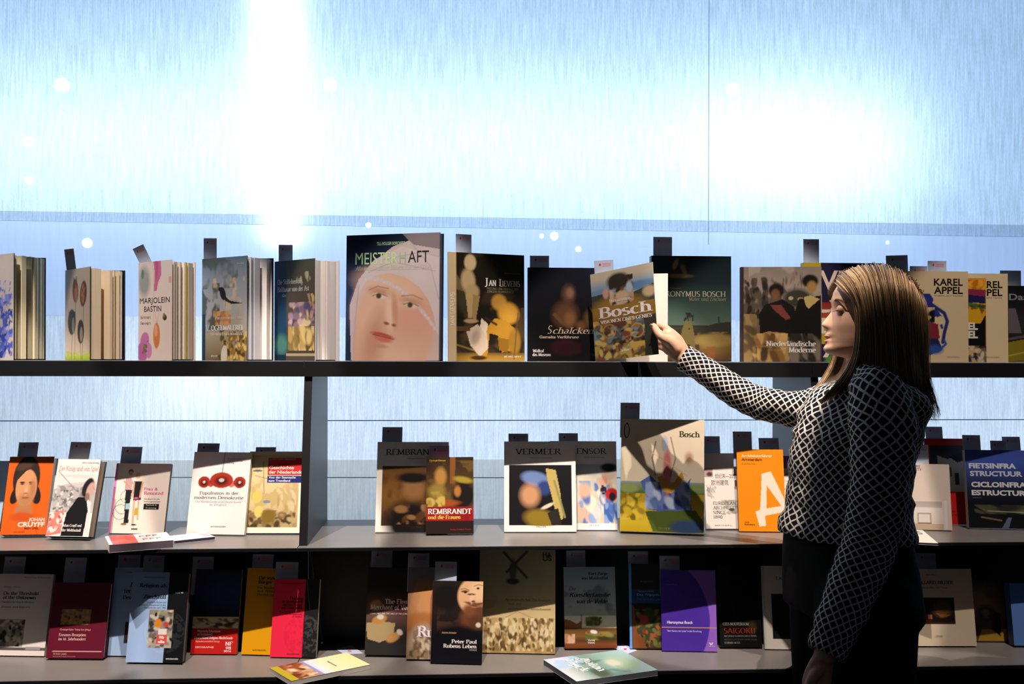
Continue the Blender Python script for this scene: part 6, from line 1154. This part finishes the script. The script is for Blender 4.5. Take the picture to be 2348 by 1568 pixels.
# clothes -------------------------------------------------------------
def lattice_material():
    ma, nt, out = mat('black_and_white_lattice_knit'); L = nt.links
    uv = node(nt, 'ShaderNodeUVMap', uv_map='UVMap'); sx = node(nt, 'ShaderNodeSeparateXYZ'); L.new(uv.outputs[0], sx.inputs[0])
    def M(op, a, b=None, c=None):
        n = node(nt, 'ShaderNodeMath', operation=op)
        for i, v in enumerate((a, b, c)):
            if v is None: continue
            if isinstance(v, (int, float)): n.inputs[i].default_value = v
            else: L.new(v, n.inputs[i])
        return n.outputs[0]
    nz = node(nt, 'ShaderNodeTexNoise'); nz.inputs['Scale'].default_value = 30; tc = node(nt, 'ShaderNodeTexCoord'); L.new(tc.outputs['Object'], nz.inputs['Vector'])
    wob = M('MULTIPLY', M('SUBTRACT', nz.outputs[0], 0.5), 0.35)
    a = M('ADD', M('ADD', sx.outputs[0], sx.outputs[1]), wob); b = M('ADD', M('SUBTRACT', sx.outputs[0], sx.outputs[1]), wob)
    def line(t):
        f = M('FRACT', t); d = M('ABSOLUTE', M('SUBTRACT', f, 0.5)); return M('MULTIPLY_ADD', M('SUBTRACT', d, 0.5 - 0.12), 22.0, 0.5)
    la = node(nt, 'ShaderNodeClamp'); L.new(line(a), la.inputs[0]); lb_ = node(nt, 'ShaderNodeClamp'); L.new(line(b), lb_.inputs[0])
    mx = M('MAXIMUM', la.outputs[0], lb_.outputs[0])
    rm = node(nt, 'ShaderNodeMix', data_type='RGBA'); L.new(mx, rm.inputs[0]); rm.inputs[6].default_value = (0.006, 0.004, 0.010, 1); rm.inputs[7].default_value = (0.74, 0.68, 0.60, 1)
    bs = node(nt, 'ShaderNodeBsdfPrincipled'); bs.inputs['Roughness'].default_value = 0.85; bs.inputs['Specular IOR Level'].default_value = 0.15; bs.inputs['Sheen Weight'].default_value = 0.0
    L.new(rm.outputs[2], bs.inputs['Base Color'])
    bp = node(nt, 'ShaderNodeBump'); bp.inputs['Strength'].default_value = 0.6; bp.inputs['Distance'].default_value = 0.002; L.new(mx, bp.inputs['Height']); L.new(bp.outputs[0], bs.inputs['Normal'])
    L.new(bs.outputs[0], out.inputs[0]); return ma
M_LAT = lattice_material()
def wrinkle(p, k=1.0):
    return k * (.0022 * math.sin(p.x * 61 + p.z * 83 + math.sin(p.z * 47) * 1.3) + .0014 * math.sin(p.z * 171 - p.x * 90 + p.y * 70))
def knit(name, rings, per, cell, mtl, wr=1.0, thick=0.0035, vstart=0.0, hang=None):
    """open sleeve-like shell with its own lattice coordinates. rings: (centre, a, b, r1, r2, length)"""
    V, Fc, UV = [], [], []; n = per
    circ = 2 * math.pi * np.mean([math.sqrt((r[3] ** 2 + r[4] ** 2) / 2) for r in rings]); nc_ = max(4, round(circ / cell)); 
    for i, (c, a, b, r1, r2, l, d) in enumerate(rings):
        for k in range(n):
            t = 2 * math.pi * k / n; o = b * math.cos(t) * r1 + a * math.sin(t) * r2
            p = c + o; q = o.normalized(); V.append(p + q * wrinkle(p, wr))
    m_ = len(rings)
    for i in range(m_ - 1):
        for k in range(n):
            Fc.append((i * n + k, i * n + (k + 1) % n, (i + 1) * n + (k + 1) % n, (i + 1) * n + k))
            l0, l1 = rings[i][5] / cell + vstart, rings[i + 1][5] / cell + vstart
            UV += [(k / n * nc_, l0), ((k + 1) / n * nc_, l0), ((k + 1) / n * nc_, l1), (k / n * nc_, l1)]
    o = mesh_obj(name, V, Fc, mtl, smooth=True); uvl = o.data.uv_layers.new(name='UVMap'); uvl.data.foreach_set('uv', [c for u in UV for c in u])
    s_ = o.modifiers.new('cloth', 'SOLIDIFY'); s_.thickness = thick; s_.offset = 1
    return o
CELL = 0.0205
LAs = [PY(1998, 878, 2.10), PY(2012, 915, 2.06)] + LA[1:]
_, _, rg = tube(LAs, [(.045, .045), (.063, .062), (.069, .062), (.063, .058), (.060, .055), (.058, .052), (.054, .048), (.048, .044), (.040, .036)], n=40, sub=7, ends=False)
jacket = under(empty('jacket', None, None, Matrix.Translation(HC)), woman)
def under2(o, p):
    o.parent = p; o.matrix_parent_inverse = (Matrix.Translation(HC)).inverted(); return o
def cap_top(rg_):
    c, a, b, r1, r2, l, d = rg_[0]; add = [(c - d * r1 * s, a, b, r1 * q, r2 * q, -r1 * (1.2 - q) , d) for s, q in ((.95, .06), (.85, .4), (.6, .72), (.3, .92))]
    return add + rg_
under2(knit('near_sleeve', cap_top(rg), 44, CELL, M_LAT), jacket)
_, _, rg = tube([Vector(p) for p in [PY(1920, 925, 2.33)] + RA[1:]], [(.058, .055), (.050, .05), (.042, .044), (.040, .042), (.038, .041), (.036, .040), (.034, .038), (.033, .037)], n=36, sub=7, ends=False)
under2(knit('far_sleeve', cap_top(rg), 40, CELL * .93, M_LAT, .8), jacket)
Q = torso(.004, 0, 8); tw = R(-14); rings = []; L_ = 0
n = 72; V, Fc, UV = [], [], []
circ = 2 * math.pi * .125; nc_ = round(circ / CELL)
for i, q in enumerate(Q):
    if i: L_ += math.dist(Q[i][:3], Q[i - 1][:3])
    flare = 1 + (.04 if i > len(Q) - 4 else 0)
    for k in range(n):
        t = 2 * math.pi * k / n; dx = math.copysign(abs(math.cos(t)) ** .85, math.cos(t)) * q[3] * flare; dy = math.copysign(abs(math.sin(t)) ** .85, math.sin(t)) * q[4] * flare
        p = Vector((q[0] + dx + dy * math.sin(tw) * .6, q[1] + dy, q[2])); o_n = Vector((dx, dy, 0)).normalized()
        z_drop = 0
        V.append(p + o_n * wrinkle(p, 1.6) + UP * z_drop)
    if i:
        for k in range(n):
            Fc.append(((i - 1) * n + k, (i - 1) * n + (k + 1) % n, i * n + (k + 1) % n, i * n + k))
            l0, l1 = (L_ - math.dist(Q[i][:3], Q[i - 1][:3])) / CELL, L_ / CELL
            UV += [(k / n * nc_, l0), ((k + 1) / n * nc_, l0), ((k + 1) / n * nc_, l1), (k / n * nc_, l1)]
o = mesh_obj('jacket_body', V, Fc, M_LAT, smooth=True); uvl = o.data.uv_layers.new(name='UVMap'); uvl.data.foreach_set('uv', [c for u in UV for c in u])
s_ = o.modifiers.new('cloth', 'SOLIDIFY'); s_.thickness = .0035; s_.offset = 1
under2(o, jacket)
M_TROU = principled('black_trousers', (0.006, 0.006, 0.008), rough=0.85, spec=0.2, noise=0.2, nscale=80)
tb_ = Bag(); tb_.add(*torso_mesh(torso(-.002, 7, 10)))
for sd in (1, -1):
    yy = 2.2 - sd * .085; hip = Vector((PY(1950, 1400, 2.2).x, yy, PY(1950, 1400, 2.2).z)); kx = hip.x - .01
    tb_.add(*tube([hip + UP * .05, hip - UP * .2, Vector((kx, yy, .50)), Vector((kx + .02, yy, .30)), Vector((kx + .03, yy, .10))], [.110, .098, .078, .074, .072], n=20)[:2])
under(remesh('trousers', tb_, 0.008, M_TROU, 3), woman)
M_SHOE = principled('black_shoes', (0.01, 0.01, 0.01), rough=0.4)
for sd in (1, -1):
    yy = 2.2 - sd * .085; kx = PY(1950, 1400, 2.2).x - .01; sb = Bag()
    sb.add(*tube([Vector((kx + .055, yy, .05)), Vector((kx - .06, yy, .05)), Vector((kx - .185, yy, .036))], [(.046, .042), (.046, .042), (.032, .034)], n=16)[:2])
    under(remesh('shoe', sb, 0.006, M_SHOE, 2), woman)
v, f, _ = tube([PY(1824, 1050, 2.33), PY(1816, 1120, 2.34), PY(1808, 1195, 2.35), PY(1805, 1250, 2.36), PY(1803, 1320, 2.37)], [.0022, .0024, .003, .003, .0016], n=8, sub=4)
under(mesh_obj('drawstring', v, f, principled('pale_cord', (0.5, 0.45, 0.42), rough=0.8), smooth=True), woman)

# hair ----------------------------------------------------------------
ROWS = [
 [(1923, 653, 2.20), (1931, 634, 2.20), (1954, 620, 2.20), (1990, 613, 2.20), (2030, 614, 2.20), (2072, 634, 2.20), (2102, 672, 2.20)],
 [(1936, 668, 2.150), (1950, 655, 2.130), (1975, 648, 2.122), (2005, 646, 2.118), (2040, 648, 2.120), (2082, 664, 2.132), (2113, 700, 2.17)],
 [(1962, 700, 2.122), (1972, 706, 2.112), (1990, 710, 2.104), (2015, 710, 2.100), (2048, 712, 2.105), (2088, 718, 2.122), (2120, 735, 2.17)],
 [(1964, 785, 2.118), (1974, 790, 2.106), (1996, 790, 2.100), (2022, 790, 2.098), (2054, 792, 2.104), (2092, 792, 2.125), (2122, 792, 2.18)],
 [(1944, 850, 2.128), (1958, 860, 2.118), (1990, 865, 2.120), (2022, 866, 2.124), (2058, 866, 2.135), (2096, 866, 2.155), (2123, 866, 2.19)],
 [(1884, 922, 2.15), (1912, 918, 2.17), (1960, 905, 2.20), (2012, 925, 2.25), (2074, 945, 2.25), (2112, 958, 2.22), (2141, 950, 2.20)]]
GR = np.array([[list(PY(*c)) for c in r] for r in ROWS])         # rows x cols x 3
def cr1(P, t):
    n_ = len(P) - 1; x = min(max(t, 0), 1) * n_; i = min(int(x), n_ - 1); f = x - i
    p0 = P[max(i - 1, 0)]; p1 = P[i]; p2 = P[i + 1]; p3 = P[min(i + 2, n_)]
    return 0.5 * ((2 * p1) + (-p0 + p2) * f + (2 * p0 - 5 * p1 + 4 * p2 - p3) * f * f + (-p0 + 3 * p1 - 3 * p2 + p3) * f ** 3)
def hairpt(s, t, far=False):
    p = cr1(np.array([cr1(GR[r], s) for r in range(6)]), t)
    if far:
        q = Vector(p) - HC; l = q.dot(hy); q = q - hy * 2 * l; p = np.array(HC + q)
    return p
def hair_material():
    ma, nt, out = mat('light_brown_hair'); L = nt.links
    at = node(nt, 'ShaderNodeAttribute', attribute_name='Col'); b = node(nt, 'ShaderNodeBsdfPrincipled'); b.inputs['Roughness'].default_value = 0.42; b.inputs['Specular IOR Level'].default_value = 0.45
    L.new(at.outputs['Color'], b.inputs['Base Color']); L.new(b.outputs[0], out.inputs[0]); return ma
M_HAIR = hair_material()
rng = np.random.RandomState(5)
hair = under(empty('hair', None, None, Matrix.Translation(HC)), woman)
for far in (False, True):                       # under-layer that closes the gaps
    V, Fc, Cc = [], [], []; ns, nt_ = 40, 40
    for i in range(nt_ + 1):
        for j in range(ns + 1):
            p = hairpt(j / ns, i / nt_ * .93, far); ctr = np.array(HC); c_ = (ctr - p); c_[2] *= .3; c_ /= np.linalg.norm(c_) + 1e-6
            V.append(tuple(p + c_ * .004)); a_ = .5 + .3 * math.sin(j * 2.3); Cc.append((.10 + .04 * a_, .06 + .025 * a_, .032 + .015 * a_))
    for i in range(nt_):
        for j in range(ns): q = i * (ns + 1) + j; Fc.append((q, q + 1, q + ns + 2, q + ns + 1))
    o = mesh_obj('hair_layer', V, Fc, M_HAIR, cols=Cc, smooth=True); s_ = o.modifiers.new('t', 'SOLIDIFY'); s_.thickness = .004; s_.offset = 0
    under2(o, hair)
V, Fc, Cc = [], [], []
pal = np.array([(.44, .25, .11), (.54, .33, .16), (.32, .18, .08), (.62, .42, .22), (.24, .14, .07)])
for q in range(2600):
    far = q >= 1800; s0 = rng.rand() if q % 5 else (rng.rand() * .12 if q % 2 else 1 - rng.rand() * .14)
    lay = rng.uniform(-.001, .006) * (1 if rng.rand() > .15 else 1.8); ds = rng.normal(0, .02); ln = rng.uniform(.86, 1.03); t0_ = max(0, rng.uniform(-.05, .05))
    c0_ = pal[rng.randint(5)] * rng.uniform(.8, 1.15); wv = rng.uniform(-.0015, .0015, 3); ph = rng.uniform(0, 6)
    npt = 15; P = []
    for i in range(npt):
        t = t0_ + (ln - t0_) * i / (npt - 1); s = s0 + ds * t; p = hairpt(min(max(s, 0), 1), min(t, 1), far); o_ = p - np.array(HC); o_[2] *= .5 if t < .45 else 0.0; o_ /= np.linalg.norm(o_) + 1e-6
        if t > 1: p = p + np.array((rng.normal(0, .002), 0, -(t - 1) * .35))
        p = p + o_ * lay + wv * math.sin(ph + t * 5) + np.array((s0 - .5, 0, 0)) * (max(0, t - .8) * .03 * rng.rand()); P.append(p)
    n0 = len(V); w = rng.uniform(.0007, .0012)
    for i, p in enumerate(P):
        d = P[min(i + 1, npt - 1)] - P[max(i - 1, 0)]; d /= np.linalg.norm(d) + 1e-9; o_ = p - np.array(HC); sd_ = np.cross(d, o_); sd_ /= np.linalg.norm(sd_) + 1e-9; up_ = np.cross(sd_, d)
        ww = w * (1 if i < npt - 3 else (npt - 1 - i) / 3 + .08)
        V += [tuple(p + sd_ * ww), tuple(p + up_ * ww * .8), tuple(p - sd_ * ww)]
        f_ = min(1, i / npt); cc = c0_ * (1 - .25 * f_) + np.array((.10, .085, .05)) * .25 * f_; Cc += [tuple(cc)] * 3
    for i in range(npt - 1):
        a = n0 + 3 * i
        for k in range(3): Fc.append((a + k, a + (k + 1) % 3, a + 3 + (k + 1) % 3, a + 3 + k))
o = mesh_obj('hair_strands', V, Fc, M_HAIR, cols=Cc, smooth=True); o['kind'] = 'stuff'; under2(o, hair)

# ================================================================== the shop's ceiling lamps, seen only as glints in the glass
M_CAN = principled('black_lamp_can', (0.02, 0.02, 0.02), rough=0.4, metal=0.6)
M_BULB = principled('lit_lamp_face', (1, 1, 1), emit=(1.0, 0.95, 0.88), estr=18)
def can(P, target, label, r=.035, bulb=True, group=None):
    P = Vector(P); d = (Vector(target) - P).normalized(); a = d.orthogonal().normalized(); b = d.cross(a)
    e = empty('ceiling_spotlight', label, 'lamp', Matrix.Translation(P), group)
    v, f = cyl(P - d * .12, P - d * .012, r * 1.15, r * 1.15, 20); under(mesh_obj('housing', v, f, M_CAN), e)
    v, f = cyl(P - d * .0115, P - d * .009, r, r, 20); o = under(mesh_obj('lamp_face', v, f, M_BULB if bulb else M_CAN), e)
    v, f = cyl(P - d * .06 + UP * r, Vector((P.x, P.y, P.z)) - d * .06 + UP * .25, .008, .008, 10); under(mesh_obj('stem', v, f, M_CAN), e)
    return e
GL = ((200, 557, 7.5, .05, 'right over the small tulip book'), (1271, 541, 7.0, .042, 'above the almost black book, largest of a cluster'), (1326, 571, 8.5, .035, 'lowest, between the black book and the held book'), (1242, 541, 9.5, .03, 'beside the larger glint over the black book'),
      (66, 325, 5.0, .04, 'high at the cloth edge, upper of two'), (67, 413, 6.0, .035, 'high at the cloth edge, lower of two'), (143, 195, 4.2, .05, 'highest, between the cloth edge and the light strip'), (1537, 299, 5.5, .045, 'high above the wide green landscape book'),
      (1680, 205, 4.6, .05, 'just beyond the vertical seam of the cloth'), (845, 516, 7.5, .03, 'touching the hem over the huge face book'), (758, 195, 4.4, .05, 'high up beside the glowing light strip'), (2035, 556, 8, .02, 'faint, over the crown of the head of the woman'))
for (px0, py0, dist, r, where) in GL:
    p = at_Y(px0, py0, YG); d = ray(px0, py0); d = d / d.y; d.y = -1
    q = p + d * (dist)
    can(q, p, 'ceiling spotlight, its glint ' + where, r=r, group='ceiling spotlights reflected in the glass')
